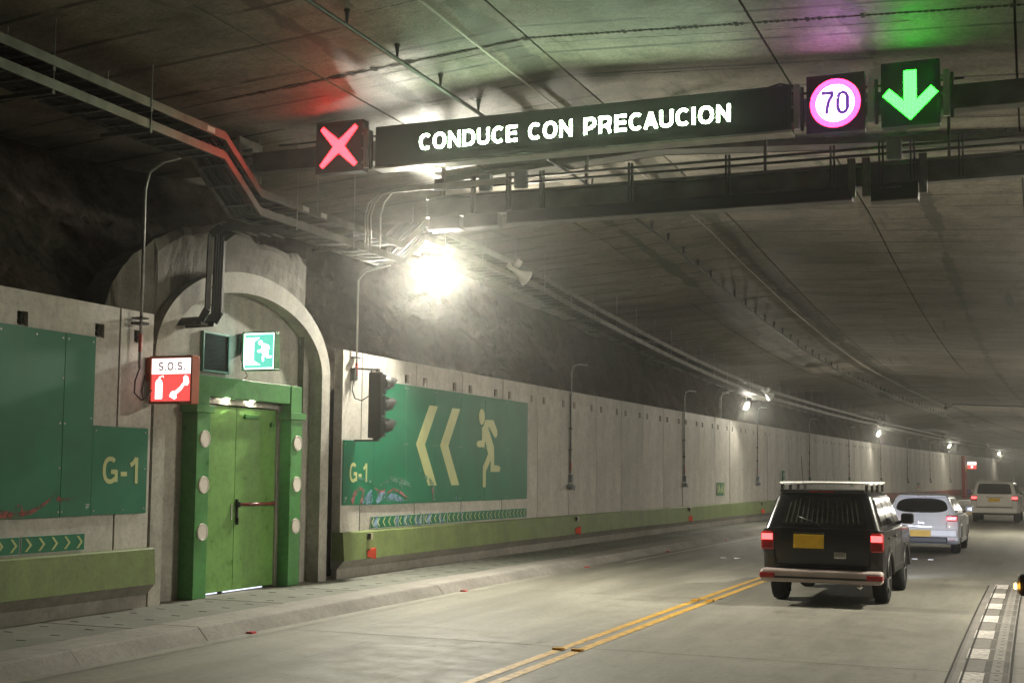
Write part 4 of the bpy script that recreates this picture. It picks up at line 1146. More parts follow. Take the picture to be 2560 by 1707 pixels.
for i, (s, z) in enumerate(LS[1:]):
    r = lp if i == 0 else copy_tree(lp, FR(s, .36, z))
    r.matrix_world = FR(s, .36, z); r['label'] = LN[i + 1]
# the facing row on the right-hand wall: its reflections show on the left wall and the board
RN = ['beside the sign gantry', 'the second beyond the gantry', 'the third beyond the gantry', 'the fourth beyond the gantry']
rr_ = lamp_proto((-.30, -.12, -.95), 2.1, .2)
for i, (s, z) in enumerate(((21.2, 5.6), (47.1, 4.46), (78.5, 4.46), (109.7, 4.46))):
    r = rr_ if i == 0 else copy_tree(rr_, FR(s, OR - .35, z))
    r.matrix_world = FR(s, OR - .35, z)
    r['label'] = 'flood lamp on the right-hand wall outside the picture, ' + RN[i]; r['group'] = 'flood lamps along the right wall'

# horn loudspeakers on the trays
hp = thing('horn_speaker', 'x', 'loudspeaker', 23.4, 1.28, 5.78, 'horn loudspeakers')
MB().lathe([(.001, .30), (.055, .29), (.055, .20), (.045, .16), (.06, .05), (.09, -.05), (.15, -.16), (.165, -.19), (.155, -.185), (.08, -.06), (.001, .0)], 'y', n=20).obj('horn', 'white_plastic', hp, smooth=True)
MB().box(-.30, -.21, .16, .27, -.02, .12).obj('junction_box', 'white_plastic', hp, bevel=.008)
m = MB().bar((-.25, .22, .02), (0, .22, .02), .03, .02); m.obj('bracket', 'galvanised', hp)
for i, (s, z, lab) in enumerate(((23.3, 5.80, 'large white horn loudspeaker right of the glaring lamp'), (46.6, 4.84, 'white horn loudspeaker above the second flood lamp'), (73.2, 4.92, 'white horn loudspeaker above the third flood lamp'), (101, 4.92, 'white horn loudspeaker above the fourth flood lamp'), (126.5, 4.92, 'white horn loudspeaker above the fifth flood lamp'))):
    mtx = FR(s, 1.25, z) @ Matrix.Rotation(2.45, 4, 'Z') @ Matrix.Rotation(.5, 4, 'X')
    r = hp if i == 0 else copy_tree(hp, mtx)
    r.matrix_world = mtx; r['label'] = lab

# ================================================================== THINGS ON THE LEFT WALL
dp = thing('wall_detector', 'x', 'detector', 29.6, .0, 1.55, 'wall detectors on conduits')
MB().tube([(.30, .50, 3.02), (.12, .32, 3.03), (.05, .18, 2.97), (.035, .09, 2.82), (.035, .07, .35)], .017, 8).obj('conduit', 'galvanised', dp, smooth=True)
MB().tube([(.035, .02, 2.3), (.035, .02, .35)], .014, 6).obj('conduit', 'dark_steel', dp, smooth=True)
for z in (1.42, .9): MB().box(.005, .06, .0, .12, z, z + .05).obj('pipe_clip', 'dark_steel', dp)
MB().tube([(.036, .07, .42), (.036, .07, .62)], .020, 8).obj('red_sleeve', 'pipe_red', dp)
MB().box(.005, .10, .0, .10, .14, .33).obj('connector_box', 'device_grey', dp, bevel=.01)
MB().lathe([(.001, -.17), (.07, -.17), (.075, -.12), (.055, -.02), (.06, .06), (.04, .14), (.001, .15)], 'y', (.12, -.02, .04), 14).obj('sensor_head', 'device_grey', dp, smooth=True)
MB().bar((.02, .0, .02), (.12, .0, .02), .05, .05).obj('bracket', 'dark_steel', dp)
MB().tube([(.06, .05, .14), (.10, .14, .06), (.09, .20, -.06)], .008, 5).obj('cable', 'cable_black', dp, smooth=True)
for i in range(9):
    s = 29.6 + i * 10.33
    r = dp if i == 0 else copy_tree(dp, FR(s, .0, 1.55))
    r['label'] = 'grey wall detector on a vertical conduit, ' + ['nearest, just right of the large green board', 'second to the right of the board', 'third, above the black car roof', 'fourth along the wall', 'fifth along the wall', 'sixth along the wall', 'seventh, left of the far white sign', 'eighth, far away', 'ninth, beside the red pillar'][i]
# long conduit above the SOS box and one above the traffic light
t = thing('wall_conduit', 'thin pale pipe running down to the S.O.S. box from the cable ladder', 'pipe', 13.32, .12, 3.1)
MB().tube([(.75, .75, 2.93), (.35, .42, 2.86), (.12, .2, 2.74), (.02, .05, 2.58), (0, 0, 2.35), (0, 0, .06)], .02, 8).obj('pipe', 'galvanised', t, smooth=True)
MB().tube([(0, 0, .27), (0, 0, .50)], .024, 8).obj('red_sleeve', 'pipe_red', t)
MB().box(-.11, .05, -.06, .10, .62, .65).obj('clamp', 'dark_steel', t); MB().box(-.11, .05, -.05, .09, .69, .71).obj('clamp', 'dark_steel', t)
MB().tube([(0, 0, .06), (-.03, -.04, -.1), (-.02, -.06, -.25), (.04, .0, -.34), (.05, .12, -.28), (.0, .25, -.2)], .010, 6).obj('cable', 'cable_black', t, smooth=True)
t = thing('wall_conduit', 'thin pale pipe running down to the traffic light', 'pipe', 19.02, .06, 3.4)
MB().tube([(.55, .1, 1.95), (.1, .05, 1.85), (0, 0, 1.7), (0, 0, .05)], .018, 8).obj('pipe', 'conduit_light', t, smooth=True)
MB().tube([(0, 0, .08), (0, 0, .30)], .022, 8).obj('red_sleeve', 'pipe_red', t)
m = MB().box(-.05, .04, -.09, .07, .38, .41); m.box(-.05, .03, -.10, -.04, .0, .22); m.obj('clamp', 'dark_steel', t)
t = tag(MB().tube([(.05, 44.5, 3.9), (.05, 44.5, 4.6), (.1, 44.55, 4.78), (.4, 44.9, 4.84)], .05, 8).obj('wall_conduit', 'galvanised', bent=True, smooth=True), 'thick galvanised pipe rising from the wall top left of the second flood lamp', 'pipe')
t = tag(MB().tube([(.05, 97.8, 3.9), (.05, 97.8, 4.6), (.1, 97.9, 4.72), (.5, 98.3, 4.74)], .05, 8).obj('wall_conduit', 'galvanised', bent=True, smooth=True), 'thick bent pipe rising from the far wall top between the third and fourth lamps', 'pipe')

# barrier reflectors and small boxes
rp = thing('barrier_reflector', 'x', 'reflector', 19.47, .125, .44, 'red reflectors on the green barrier')
MB().prism([(-.10, .03), (-.02, .0), (.01, .01), (.01, .15), (-.02, .16), (-.10, .13)], 'x', 0, .012).obj('back_plate', 'dark_steel', rp)
MB().add([(.005, -.10, .04), (.005, -.10, .125), (.10, .06, .175), (.10, .06, -.015), (.012, .075, .17), (.012, .075, -.01)], [(0, 3, 2, 1), (1, 2, 4), (0, 5, 3), (3, 5, 4, 2)]).obj('red_lens', 'reflector_red', rp)
bp = thing('barrier_box', 'x', 'box', 19.44, .115, .755, 'small beige boxes on the green barrier')
MB().box(0, .07, -.03, .05, 0, .11).obj('case', 'beige_box', bp, bevel=.006)
MB().box(.02, .072, -.045, -.031, .01, .10).obj('cap', 'dark_steel', bp)
RL = ['nearest, at the left end of the barrier', 'second from the left', 'third from the left', 'fourth, left of the black car', 'fifth along the barrier', 'sixth and farthest']
for i in range(6):
    s = 19.47 + i * 10.38
    r = rp if i == 0 else copy_tree(rp, FR(s, .125, .44)); r['label'] = 'red reflector on the green barrier, ' + RL[i]
    b = bp if i == 0 else copy_tree(bp, FR(s - .03, .115, .755)); b['label'] = 'small beige box high on the green barrier, ' + RL[i]
# kerb and road studs
kp = tag(MB().prism([(-.05, 0), (.05, 0), (.035, .022), (-.035, .022)], 'y', -.045, .045).obj('kerb_stud', ['stud_red'], at=(13.03, 2.06, .004)), 'x', 'road stud', 'red studs along the left kerb')
for i in range(6):
    s = 13.03 + i * 6.05
    o = kp if i == 0 else inst(kp, None, FR(s, 2.06, .004)); o['label'] = 'small red stud at the left kerb, ' + ['nearest, below the green door', 'second from the camera', 'third from the camera', 'fourth from the camera', 'fifth from the camera', 'sixth, farthest of the row'][i]
yp = tag(MB().prism([(-.05, 0), (.05, 0), (.035, .02), (-.035, .02)], 'x', -.055, .055).obj('road_stud', 'stud_amber', at=(13.34, 5.755, .006)), 'x', 'road stud', 'amber studs on the double yellow line')
k_ = 0
for i in range(3):
    for o_, sd in ((5.755, 'left'), (5.97, 'right')):
        s = 13.34 + i * 6.1
        q = yp if k_ == 0 else inst(yp, None, FR(s, o_, .006)); k_ += 1
        q['label'] = f'amber stud on the {sd} yellow line, ' + ['nearest to the camera', 'just left of the black car', 'beyond the black car'][i]
wp_ = tag(MB().prism([(-.05, 0), (.05, 0), (.035, .02), (-.035, .02)], 'x', -.06, .06).obj('road_stud', 'stud_white', at=(29.58, 3.82, .004)), 'x', 'road stud', 'white studs in the lanes')
for i, (s, o_, lab) in enumerate(((29.58, 3.82, 'white stud in the left lane, left of its pair'), (29.55, 4.15, 'white stud in the left lane, right of its pair'), (31.7, 7.84, 'white stud behind the white hatchback, left of its pair'), (31.6, 8.20, 'white stud behind the white hatchback, right of its pair'), (26.2, 10.28, 'white stud at the right-hand drain end'))):
    q = wp_ if i == 0 else inst(wp_, None, FR(s, o_, .004)); q['label'] = lab

# ------------------------------------------------------------------ small signs far along the wall
t = thing('evacuation_sign', 'green and yellow evacuation sign with two figures on the wall left of the black car', 'sign', 44.68, .012, 1.2)
MB().box(0, .012, -.52, .52, 0, .44).obj('plate', 'sign_green', t)
for d in (-1, 1):
    MB().prism([(d * .40, .03), (d * .46, .03), (d * .51, .22), (d * .46, .41), (d * .40, .41), (d * .45, .22)][::d], 'x', .012, .015).obj('chevron', 'luminescent', t)
    MB().prism([(d * .05, .08), (d * .12, .08), (d * .16, .20), (d * .25, .10), (d * .31, .12), (d * .22, .26), (d * .27, .30), (d * .23, .34), (d * .12, .30), (d * .07, .22)][::d], 'x', .012, .015).obj('running_figure', 'luminescent', t)
    MB().disc((.012, d * .15, .37), .035, 'x', .003, 12).obj('figure_head', 'luminescent', t)
    MB().box(.012, .015, d * .33 - .015, d * .33 + .015, .06, .38).obj('bar', 'luminescent', t)
t = thing('extinguisher_sign', 'narrow upright green sign with white marks on the wall above the black car', 'sign', 55.05, .012, 1.35)
MB().box(0, .05, -.16, .16, 0, .78).obj('plate', 'sign_green', t)
MB().prism([(-.06, .52), (.08, .60), (-.06, .68)], 'x', .05, .053).obj('arrow_mark', 'white_plastic', t)
MB().box(.05, .053, -.07, .07, .25, .40).obj('square_mark', 'white_plastic', t)
t = thing('direction_sign', 'small green and yellow sign on the wall above the black car roof', 'sign', 71.8, .012, 1.38)
MB().box(0, .012, -.5, .5, 0, .26).obj('plate', 'sign_green', t)
for d in (-.35, -.15, .05, .25): MB().box(.012, .015, d - .05, d + .05, .06, .20).obj('mark', 'luminescent', t)
t = thing('fire_sign', 'small green sign with an orange panel on the far wall above the white hatchback', 'sign', 96.5, .012, 1.0)
MB().box(0, .012, -.45, .45, .36, .52).obj('plate', 'sign_green', t); MB().box(0, .012, -.45, .45, .16, .35).obj('plate', 'orange_paint', t); MB().box(0, .012, -.45, .45, 0, .15).obj('plate', 'luminescent', t)
# far red pillar and its lit sign
t = thing('emergency_pillar', 'tall red emergency pillar on the far wall behind the white cars', 'pillar', 119.6, .14, .15)
MB().box(-.12, .16, -.7, .7, 0, 3.70).obj('shaft', 'pillar_red', t, bevel=.02)
MB().box(.161, .18, -.5, .5, 2.35, 2.95).obj('sign_plate', 'plate_yellow', t); MB().box(.161, .181, -.5, .5, 1.95, 2.33).obj('sign_plate', 'orange_paint', t)
MB().box(.161, .20, -.40, -.28, .2, 1.7).obj('grab_bar', 'aluminium', t)
t = thing('emergency_sign', 'far lit red and white box right of the red pillar', 'sign', 121.5, .15, 2.68)
MB().box(.0, .80, -.06, .06, .0, .68).obj('housing', 'orange_paint', t)
MB().box(.02, .78, -.085, -.061, .38, .66).obj('white_panel', 'sos_white', t); MB().box(.02, .78, -.085, -.061, .02, .375).obj('red_panel', 'sos_red', t)
MB().disc((.4, -.09, .2), .11, 'y', .004, 14).obj('white_mark', 'sos_white', t)
bd = tag(MB().box(-.02, .02, -.05, .05, 0, .06).obj('blue_marker', 'blue_dot', at=(82.0, .16, .62)), 'x', 'marker light', 'blue marker lights on the red barrier')
for i, s in enumerate((88, 104, 122)):
    q = bd if i == 0 else inst(bd, None, FR(s, .16, .66)); q['label'] = 'small blue marker light on the far red barrier, ' + ['nearest', 'middle one', 'farthest'][i]
    q.matrix_world = FR(s, .16, .66)

# ================================================================== VEHICLES (local: x right, y forward, origin at the rear centre on the ground)
def arc(c, r, z0, n=10):
    a0 = math.asin((z0 - .33) / r) if r else 0
    return [(c - r * math.cos(a0 + (PI - 2 * a0) * i / n), .33 + r * math.sin(a0 + (PI - 2 * a0) * i / n)) for i in range(n + 1)]
def car_body(t, sp):
    L_, w = sp['L'], sp['w'] / 2; zb, zt, hood, rf = sp['sill'], sp['belt'], sp['hood'], sp['front']
    ra, fa, wr = sp['rear_axle'], sp['front_axle'], sp['wheel']
    A = wr + .07
    prof = [(sp['rear'][0][0], sp['rear'][0][1])] + arc(ra, A, zb) + arc(fa, A, zb) + [(L_ - .05, zb), (L_, zb + .14), (L_ - .02, hood - .16), (L_ - .16, hood - .03)] + [(sp['cowl'], hood), (sp['cowl'] - .05, zt)] + [tuple(p) for p in reversed(sp['rear'][1:])]
    n = len(prof); cy = L_ / 2; cz = .7
    m = MB()
    lay = [(-w, .94), (-w * .985, .975), (-w * .90, 1.0), (-w * .55, 1.004), (0, 1.006), (w * .55, 1.004), (w * .90, 1.0), (w * .985, .975), (w, .94)]
    for x, k in lay:
        for y, z in prof:
            ky = k if (y < .5 or y > L_ - .6) else 1.0
            kz = 1 - (1 - k) * .8 if z > zt - .25 else 1.0
            m.v.append((x, cy + (y - cy) * (1 - (1 - ky) * .9), z * kz))
    for i in range(len(lay) - 1):
        for j in range(n): m.f.append((i * n + j, i * n + (j + 1) % n, (i + 1) * n + (j + 1) % n, (i + 1) * n + j)); m.mi.append(0)
    m.f += [tuple(range(n)), tuple(range((len(lay) - 1) * n, len(lay) * n))[::-1]]; m.mi += [0, 0]
    body = autosmooth(m.obj('body', sp['paint'], t, bevel=.055, seg=4), .9)
    # dark floor pan fills the wheel arches
    MB().box(-w * .93, w * .93, .18, L_ - .2, zb - .02, zt - .35).obj('under_body', 'black_plastic', t)
    # cabin
    B = [(-sp['wb'], sp['cab'][0], zt - .03), (sp['wb'], sp['cab'][0], zt - .03), (sp['wb'], sp['cab'][1], zt - .03), (-sp['wb'], sp['cab'][1], zt - .03)]
    T = [(-sp['wt'], sp['roof'][0], sp['H'] - .05), (sp['wt'], sp['roof'][0], sp['H'] - .05), (sp['wt'], sp['roof'][1], sp['H'] - .06), (-sp['wt'], sp['roof'][1], sp['H'] - .06)]
    C = [(-sp['wt'] * .78, sp['roof'][0] + .22, sp['H']), (sp['wt'] * .78, sp['roof'][0] + .22, sp['H']), (sp['wt'] * .78, sp['roof'][1] - .35, sp['H'] - .005), (-sp['wt'] * .78, sp['roof'][1] - .35, sp['H'] - .005)]
    m = MB().add(B + T + C, [(0, 1, 5, 4), (1, 2, 6, 5), (2, 3, 7, 6), (3, 0, 4, 7), (4, 5, 9, 8), (5, 6, 10, 9), (6, 7, 11, 10), (7, 4, 8, 11), (8, 9, 10, 11)])
    cab = autosmooth(m.obj('cabin', sp['paint'], t, bevel=.085, seg=5), 1.2)
    def pane(name, a, b, c, d, rect, mat='car_glass', par=cab, out=.014, round_=0.0):
        a, b, c, d = [Vector(q) for q in (a, b, c, d)]          # a bottom-left, b bottom-right, c top-right, d top-left
        nrm = (b - a).cross(d - a).normalized()
        def P(u, v): return (a * (1 - u) + b * u) * (1 - v) + (d * (1 - u) + c * u) * v + nrm * out
        u0, u1, v0, v1 = rect
        if round_:
            pts = []
            for i in range(28):
                an = 2 * PI * i / 28; e = round_
                cu, su = math.cos(an), math.sin(an)
                pts.append(P((u0 + u1) / 2 + (u1 - u0) / 2 * math.copysign(abs(cu) ** e, cu), (v0 + v1) / 2 + (v1 - v0) / 2 * math.copysign(abs(su) ** e, su)))
        else: pts = [P(u0, v0), P(u1, v0), P(u1, v1), P(u0, v1)]
        m = MB(); n = len(pts)
        m.add([tuple(p) for p in pts] + [tuple(p - nrm * .012) for p in pts], [tuple(range(n))] + [(i, (i + 1) % n, n + (i + 1) % n, n + i) for i in range(n)])
        return m.obj(name, mat, par)
    sp['pane'] = pane; sp['B'] = B; sp['T'] = T
    pane('rear_window', B[0], B[1], T[1], T[0], sp['rw'], round_=sp.get('rwr', .25))
    pane('windscreen', B[2], B[3], T[3], T[2], (.06, .94, .08, .92))
    for a, b, c, d in ((1, 2, 6, 5), (3, 0, 4, 7)):
        q = B + T
        for u0, u1 in (((.06, .34), (.37, .63), (.66, .90)) if a == 1 else ((.10, .34), (.37, .63), (.66, .94))):
            pane('side_window', q[a], q[b], q[c], q[d], (u0, u1, .14, .86))
    # wheels
    def wheel(x, y, sgn):
        o = MB().lathe([(wr * .62, -.10), (wr * .80, -.115), (wr * .96, -.10), (wr, -.06), (wr, .06), (wr * .96, .10), (wr * .80, .115), (wr * .62, .10), (wr * .60, 0), (wr * .62, -.10)], 'x', (x, y, wr), 28).obj('wheel', 'tyre', t, smooth=True)
        m = MB().lathe([(wr * .62, sgn * .085), (wr * .55, sgn * .06), (wr * .5, sgn * .03), (.001, sgn * .03)], 'x', (x, y, wr), 24)
        for k in range(5):
            a = 2 * PI * k / 5
            m.bar((x + sgn * .07, y, wr), (x + sgn * .075, y + wr * .6 * math.cos(a), wr + wr * .6 * math.sin(a)), .06, .03)
        m.obj('rim', 'rim', o)
    for y in (ra, fa):
        wheel(-w + .12, y, -1); wheel(w - .12, y, 1)
    # mirrors
    for sgn in (-1, 1):
        mm = MB().box(sgn * (w + .02) - .0, sgn * (w + .22), sp['cowl'] - .62, sp['cowl'] - .50, zt + .02, zt + .19)
        mm.obj('door_mirror', sp.get('mirror', sp['paint']), t, bevel=.04, seg=3)
        MB().bar((sgn * (w - .06), sp['cowl'] - .55, zt + .02), (sgn * (w + .06), sp['cowl'] - .56, zt + .06), .05, .05).obj('mirror_arm', 'black_plastic', t)
    for sgn in (-1, 1):
        for y in (sp['cowl'] - 1.35, sp['cowl'] - 2.3):
            MB().box(sgn * (w - .004), sgn * (w + .022), y, y + .17, zt - .16, zt - .13).obj('door_handle', sp.get('handle', sp['paint']), t, bevel=.006)
    return body, cab
def trims(t, sp):
    w = sp['w'] / 2
    for y, r in ((sp['rear_axle'], sp['wheel'] + .075), (sp['front_axle'], sp['wheel'] + .075)):
        for sgn in (-1, 1):
            pts = [(sgn * (w + .004), y - r * math.cos(a), .33 + r * math.sin(a)) for a in [PI * (.06 + .88 * i / 14) for i in range(15)]]
            MB().tube(pts, .028, 6).obj('arch_trim', sp.get('trim', 'black_plastic'), t, smooth=True)
    for sgn in (-1, 1):
        MB().box(sgn * (w - .02), sgn * (w + .012), sp['rear_axle'] + sp['wheel'] + .12, sp['front_axle'] - sp['wheel'] - .12, sp['sill'], sp['sill'] + .10).obj('sill_trim', sp.get('trim', 'black_plastic'), t, bevel=.012)
        for y in (sp['cowl'] - .35, sp['cowl'] - 1.30, sp['cowl'] - 2.18):
            MB().box(sgn * (w - .004), sgn * (w + .0015), y, y + .008, sp['sill'] + .12, sp['belt'] - .06).obj('door_seam', 'plate_ink', t)
def strips(t, rects, mat='plate_ink', name='tailgate_seam'):
    for x0, x1, y, z0, z1 in rects: MB().box(x0, x1, y - .003, y + .02, z0, z1).obj(name, mat, t)
def plate(t, x, y, z, w, h, txt):
    p = MB().box(x - w / 2, x + w / 2, y - .012, y, z, z + h).obj('number_plate', 'plate_yellow', t, bevel=.004)

# ---- black off-roader with a pale bumper and roof rack
bk = thing('suv', 'black off-road car with roof rack, pale rear bumper and lit brake lights, nearest car', 'car', 19.55, 7.62, 0)
sp = dict(L=4.35, w=1.76, sill=.42, belt=1.13, hood=1.10, front=0, rear_axle=.95, front_axle=3.45, wheel=.37, cowl=3.05, H=1.70, paint='paint_black',
          rear=[(.12, .42), (.08, .60), (.03, .85), (.05, 1.13)], wb=.85, wt=.68, cab=(.05, 3.2), roof=(.30, 2.55), rw=(.10, .90, .14, .90), rwr=.22)
car_body(bk, sp)
q = sp['pane']('curtain', sp['B'][0], sp['B'][1], sp['T'][1], sp['T'][0], (.16, .84, .2, .84), 'curtain', bk, .004)
for i in range(15):
    u = .17 + i * .0465
    sp['pane']('curtain_fold', sp['B'][0], sp['B'][1], sp['T'][1], sp['T'][0], (u, u + .012, .20, .84 - .1 * (i % 3 == 0)), 'curtain', bk, .0165)
MB().box(-.88, .88, -.14, .16, .34, .53).obj('rear_bumper', 'bumper_beige', bk, bevel=.05, seg=3)
for sgn in (-1, 1):
    MB().box(sgn * .66, sgn * .885, -.15, .05, .40, .475).obj('bumper_reflector', 'lens_red', bk, bevel=.01)
    l = MB().box(sgn * .70, sgn * .89, -.005, .12, .80, 1.08).obj('tail_lamp', 'lens_red', bk, bevel=.035, seg=3)
    MB().box(sgn * .715, sgn * .875, -.014, -.002, .955, 1.045).obj('brake_light', 'brake_red', l)
trims(bk, sp)
strips(bk, ((-.70, .70, .030, .565, .572), (-.705, -.698, .022, .57, 1.10), (.698, .705, .022, .57, 1.10)))
MB().tube([(.05, .035, 1.13), (-.10, .06, 1.22), (-.34, .085, 1.30)], .009, 6).obj('rear_wiper', 'black_plastic', bk, smooth=True)
MB().box(-.40, .04, -.006, .03, .81, 1.07).obj('plate_recess', 'black_plastic', bk, bevel=.01)
MB().box(-.86, .86, -.145, -.135, .40, .43).obj('bumper_groove', 'black_plastic', bk)
MB().tube([(-.3, .3, 1.70), (-.3, .1, 2.2)], .004, 5).obj('aerial', 'black_plastic', bk)
for sgn in (-1, 1): MB().box(sgn * .62, sgn * .86, .98, 1.02, .12, .42).obj('mud_flap', 'tyre', bk)
plate(bk, -.18, -.010, .84, .44, .20, True)
MB().box(-.62, .62, .10, .36, 1.655, 1.70).obj('rear_spoiler', 'paint_black', bk, bevel=.02)
MB().box(-.18, .18, .095, .10, 1.665, 1.685).obj('high_brake_light', 'lens_red', bk)
rack = MB().tube([(-.62, .30, 1.78), (-.62, 2.5, 1.79)], .018, 8); rack.tube([(.62, .30, 1.78), (.62, 2.5, 1.79)], .018, 8)
rk_ = rack.obj('roof_rack', 'white_plastic', bk, smooth=True)
for y in (.32, 1.0, 1.7, 2.4):
    MB().tube([(-.66, y, 1.80), (.66, y, 1.80)], .018, 8).obj('cross_bar', 'white_plastic', rk_, smooth=True)
    for sgn in (-1, 1): MB().box(sgn * .60, sgn * .64, y - .02, y + .02, 1.66, 1.79).obj('rack_foot', 'dark_steel', rk_)
MB().box(.18, .36, .0, .03, .70, .80).obj('tailgate_handle', 'chrome', bk, bevel=.01)
MB().tube([(.55, -.10, .30), (.55, .25, .30)], .035, 10).obj('exhaust', 'chrome', bk, smooth=True)
for sgn in (-1, 1):
    MB().disc((sgn * .62, 4.34, .82), .10, 'y', .02, 20).obj('headlamp', 'head_lens', bk)
    ld = bpy.data.lights.new('headlamp_beam', 'SPOT'); ld.energy = 900; ld.color = (.74, .80, 1.0); ld.spot_size = 1.0; ld.spot_blend = .9; ld.shadow_soft_size = .08
    lo = bpy.data.objects.new('headlamp_beam', ld); COL.objects.link(lo); lo.parent = bk
    lo.matrix_local = Matrix.Translation((sgn * .62, 4.42, .82)) @ Matrix.Rotation(PI / 2 - .05, 4, 'X') @ Matrix.Rotation(0, 4, 'Z')

# ---- white hatchback
hb = thing('hatchback', 'white hatchback with oval rear window and yellow plate, middle car', 'car', 34.2, 7.76, 0)
sp = dict(L=4.05, w=1.78, sill=.26, belt=.98, hood=.92, front=0, rear_axle=.78, front_axle=3.30, wheel=.31, cowl=2.95, H=1.49, paint='paint_white',
          rear=[(.16, .26), (.03, .34), (.0, .58), (.08, .84), (.14, .98)], wb=.83, wt=.62, cab=(.12, 3.15), roof=(.42, 2.35), rw=(.08, .92, .14, .86), rwr=.62)
car_body(hb, sp)
MB().box(-.58, .58, .27, .62, 1.415, 1.455).obj('rear_spoiler', 'paint_white', hb, bevel=.018)
MB().box(-.12, .12, .262, .27, 1.425, 1.44).obj('high_brake_light', 'lens_red', hb)
for sgn in (-1, 1):
    l = MB().box(sgn * .60, sgn * .865, .03, .20, .82, .97).obj('tail_lamp', 'lens_red', hb, bevel=.03)
    for z in (.845, .90): MB().box(sgn * .61, sgn * .85, .014, .03, z, z + .028).obj('brake_light', 'brake_red', l)
MB().box(-.62, .62, -.035, .02, .28, .42).obj('bumper_insert', 'black_plastic', hb, bevel=.02)
MB().box(-.86, .86, -.02, .06, .42, .62).obj('rear_bumper', 'paint_white', hb, bevel=.05, seg=3)
sp['trim'] = 'paint_white'; trims(hb, sp)
strips(hb, ((-.60, .60, .018, .625, .632), (-.605, -.598, .018, .63, .80), (.598, .605, .018, .63, .80)))
MB().tube([(.0, .13, 1.02), (-.2, .20, 1.10), (-.38, .23, 1.14)], .008, 6).obj('rear_wiper', 'black_plastic', hb, smooth=True)
for sgn in (-1, 1): MB().box(sgn * .66, sgn * .80, -.03, .02, .34, .37).obj('bumper_reflector', 'lens_red', hb)
MB().box(-.30, .26, .0, .03, .66, .70).obj('tailgate_grip', 'chrome', hb, bevel=.008)
plate(hb, -.02, -.040, .43, .50, .16, True)
MB().box(-.08, .08, .02, .05, .74, .80).obj('badge', 'chrome', hb, bevel=.02)
MB().tube([(-.55, .0, .25), (-.55, .3, .25)], .03, 10).obj('exhaust', 'chrome', hb, smooth=True)

# ---- cream white off-roader
su = thing('suv', 'cream white off-road car with wide rear window, farthest car at the right', 'car', 59.3, 8.14, 0)
sp = dict(L=4.75, w=1.90, sill=.46, belt=1.20, hood=1.14, front=0, rear_axle=1.05, front_axle=3.85, wheel=.38, cowl=3.45, H=1.79, paint='paint_cream',
          rear=[(.14, .46), (.06, .60), (.02, .85), (.05, 1.20)], wb=.89, wt=.74, cab=(.07, 3.6), roof=(.24, 2.95), rw=(.09, .91, .10, .88), rwr=.2)
car_body(su, sp)
MB().box(-.93, .93, -.10, .14, .42, .64).obj('rear_bumper', 'paint_cream', su, bevel=.05, seg=3)
MB().box(-.70, .70, .0, .04, .66, .685).obj('bumper_gap', 'black_plastic', su)
for sgn in (-1, 1):
    l = MB().box(sgn * .70, sgn * .945, .0, .16, .94, 1.16).obj('tail_lamp', 'lens_red', su, bevel=.02)
    MB().box(sgn * .715, sgn * .93, -.012, -.001, 1.02, 1.12).obj('brake_light', 'brake_red', l)
    MB().tube([(sgn * .66, .5, 1.83), (sgn * .66, 2.6, 1.83)], .02, 8).obj('roof_rail', 'aluminium', su, smooth=True)
    for y in (.55, 2.5): MB().box(sgn * .645, sgn * .675, y - .04, y + .04, 1.74, 1.83).obj('rail_foot', 'aluminium', su)
sp['trim'] = 'paint_cream'; trims(su, sp)
strips(su, ((-.72, .72, .020, .655, .662), (-.725, -.718, .020, .66, 1.16), (.718, .725, .020, .66, 1.16)))
MB().tube([(.0, .08, 1.24), (-.2, .11, 1.30), (-.42, .13, 1.34)], .009, 6).obj('rear_wiper', 'black_plastic', su, smooth=True)
MB().box(-.55, .55, .14, .36, 1.74, 1.775).obj('rear_spoiler', 'paint_cream', su, bevel=.02)
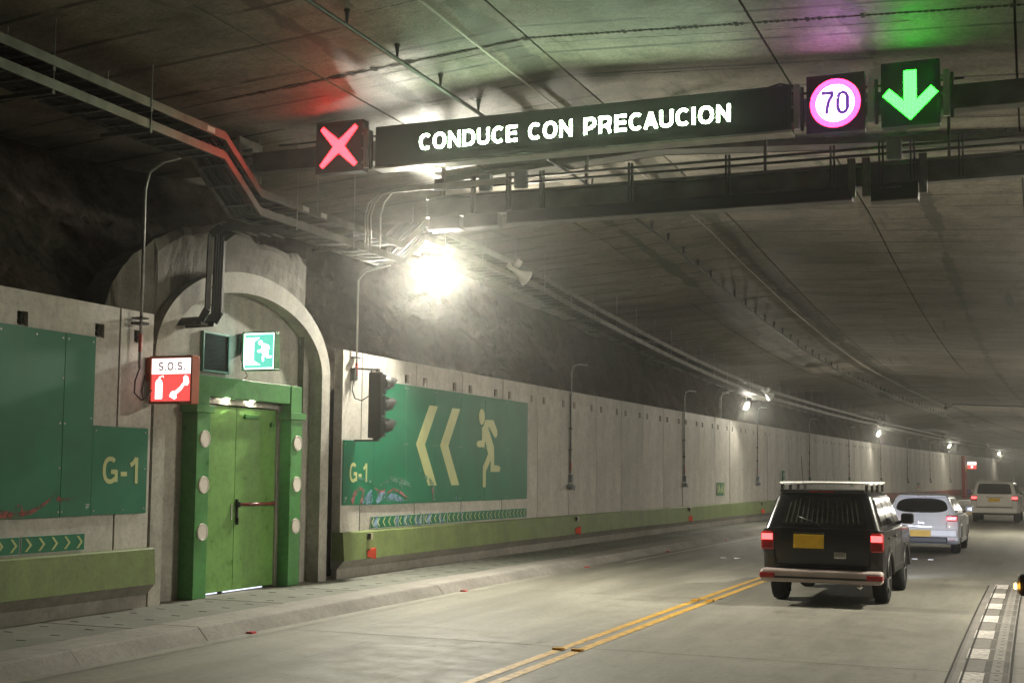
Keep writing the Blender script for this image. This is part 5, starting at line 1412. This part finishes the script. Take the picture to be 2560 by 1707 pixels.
MB().box(-.90, .90, -.09, .05, .34, .42).obj('bumper_skirt', 'black_plastic', su, bevel=.02)
plate(su, .0, -.004, .90, .46, .16, True)
MB().box(-.34, .34, -.004, .02, 1.08, 1.105).obj('tailgate_trim', 'chrome', su)
MB().tube([(.6, -.06, .34), (.6, .3, .34)], .035, 10).obj('exhaust', 'chrome', su, smooth=True)

# ---- dark parked car whose flashing mirror lamp reaches into the picture
pk = thing('parked_car', 'dark car parked at the right edge with a lit amber mirror lamp', 'car', 8.35, 11.50, 0)
sp = dict(L=4.2, w=1.74, sill=.28, belt=.98, hood=.92, front=0, rear_axle=.80, front_axle=3.35, wheel=.31, cowl=3.0, H=1.48, paint='paint_dark',
          rear=[(.16, .28), (.03, .36), (.0, .6), (.08, .84), (.14, .98)], wb=.82, wt=.62, cab=(.12, 3.2), roof=(.42, 2.4), rw=(.08, .92, .14, .86), rwr=.5)
car_body(pk, sp)
MB().box(-1.115, -1.095, 2.37, 2.42, 1.055, 1.10).obj('mirror_indicator', 'amber_on', pk, bevel=.008)
for sgn in (-1, 1): MB().box(sgn * .62, sgn * .85, .03, .2, .82, .95).obj('tail_lamp', 'lens_red', pk, bevel=.02)

# ================================================================== AIR: thin haze, added to make the glow around the lamps
if HAZE:
    hz = bpy.data.materials.new('haze'); hz.use_nodes = True; MATS['haze'] = hz
    nt = hz.node_tree; nt.nodes.remove(nt.nodes['Principled BSDF'])
    pv = nt.nodes.new('ShaderNodeVolumePrincipled'); pv.inputs['Color'].default_value = (.95, .94, .88, 1); pv.inputs['Density'].default_value = HAZE; pv.inputs['Anisotropy'].default_value = .92
    nt.links.new(pv.outputs[0], nt.nodes['Material Output'].inputs['Volume'])
    hb_ = MB().box(-16, 60, -30, 250, -1.2, 8.0).obj('haze', 'haze')
    tag(hb_, 'thin haze added to the tunnel air for the lamp glow', 'haze', kind='stuff')

for n_ in ('led_violet', 'gap_light', 'brake_red', 'amber_on', 'head_lens', 'blue_dot'):
    MATS[n_].cycles.emission_sampling = 'NONE'
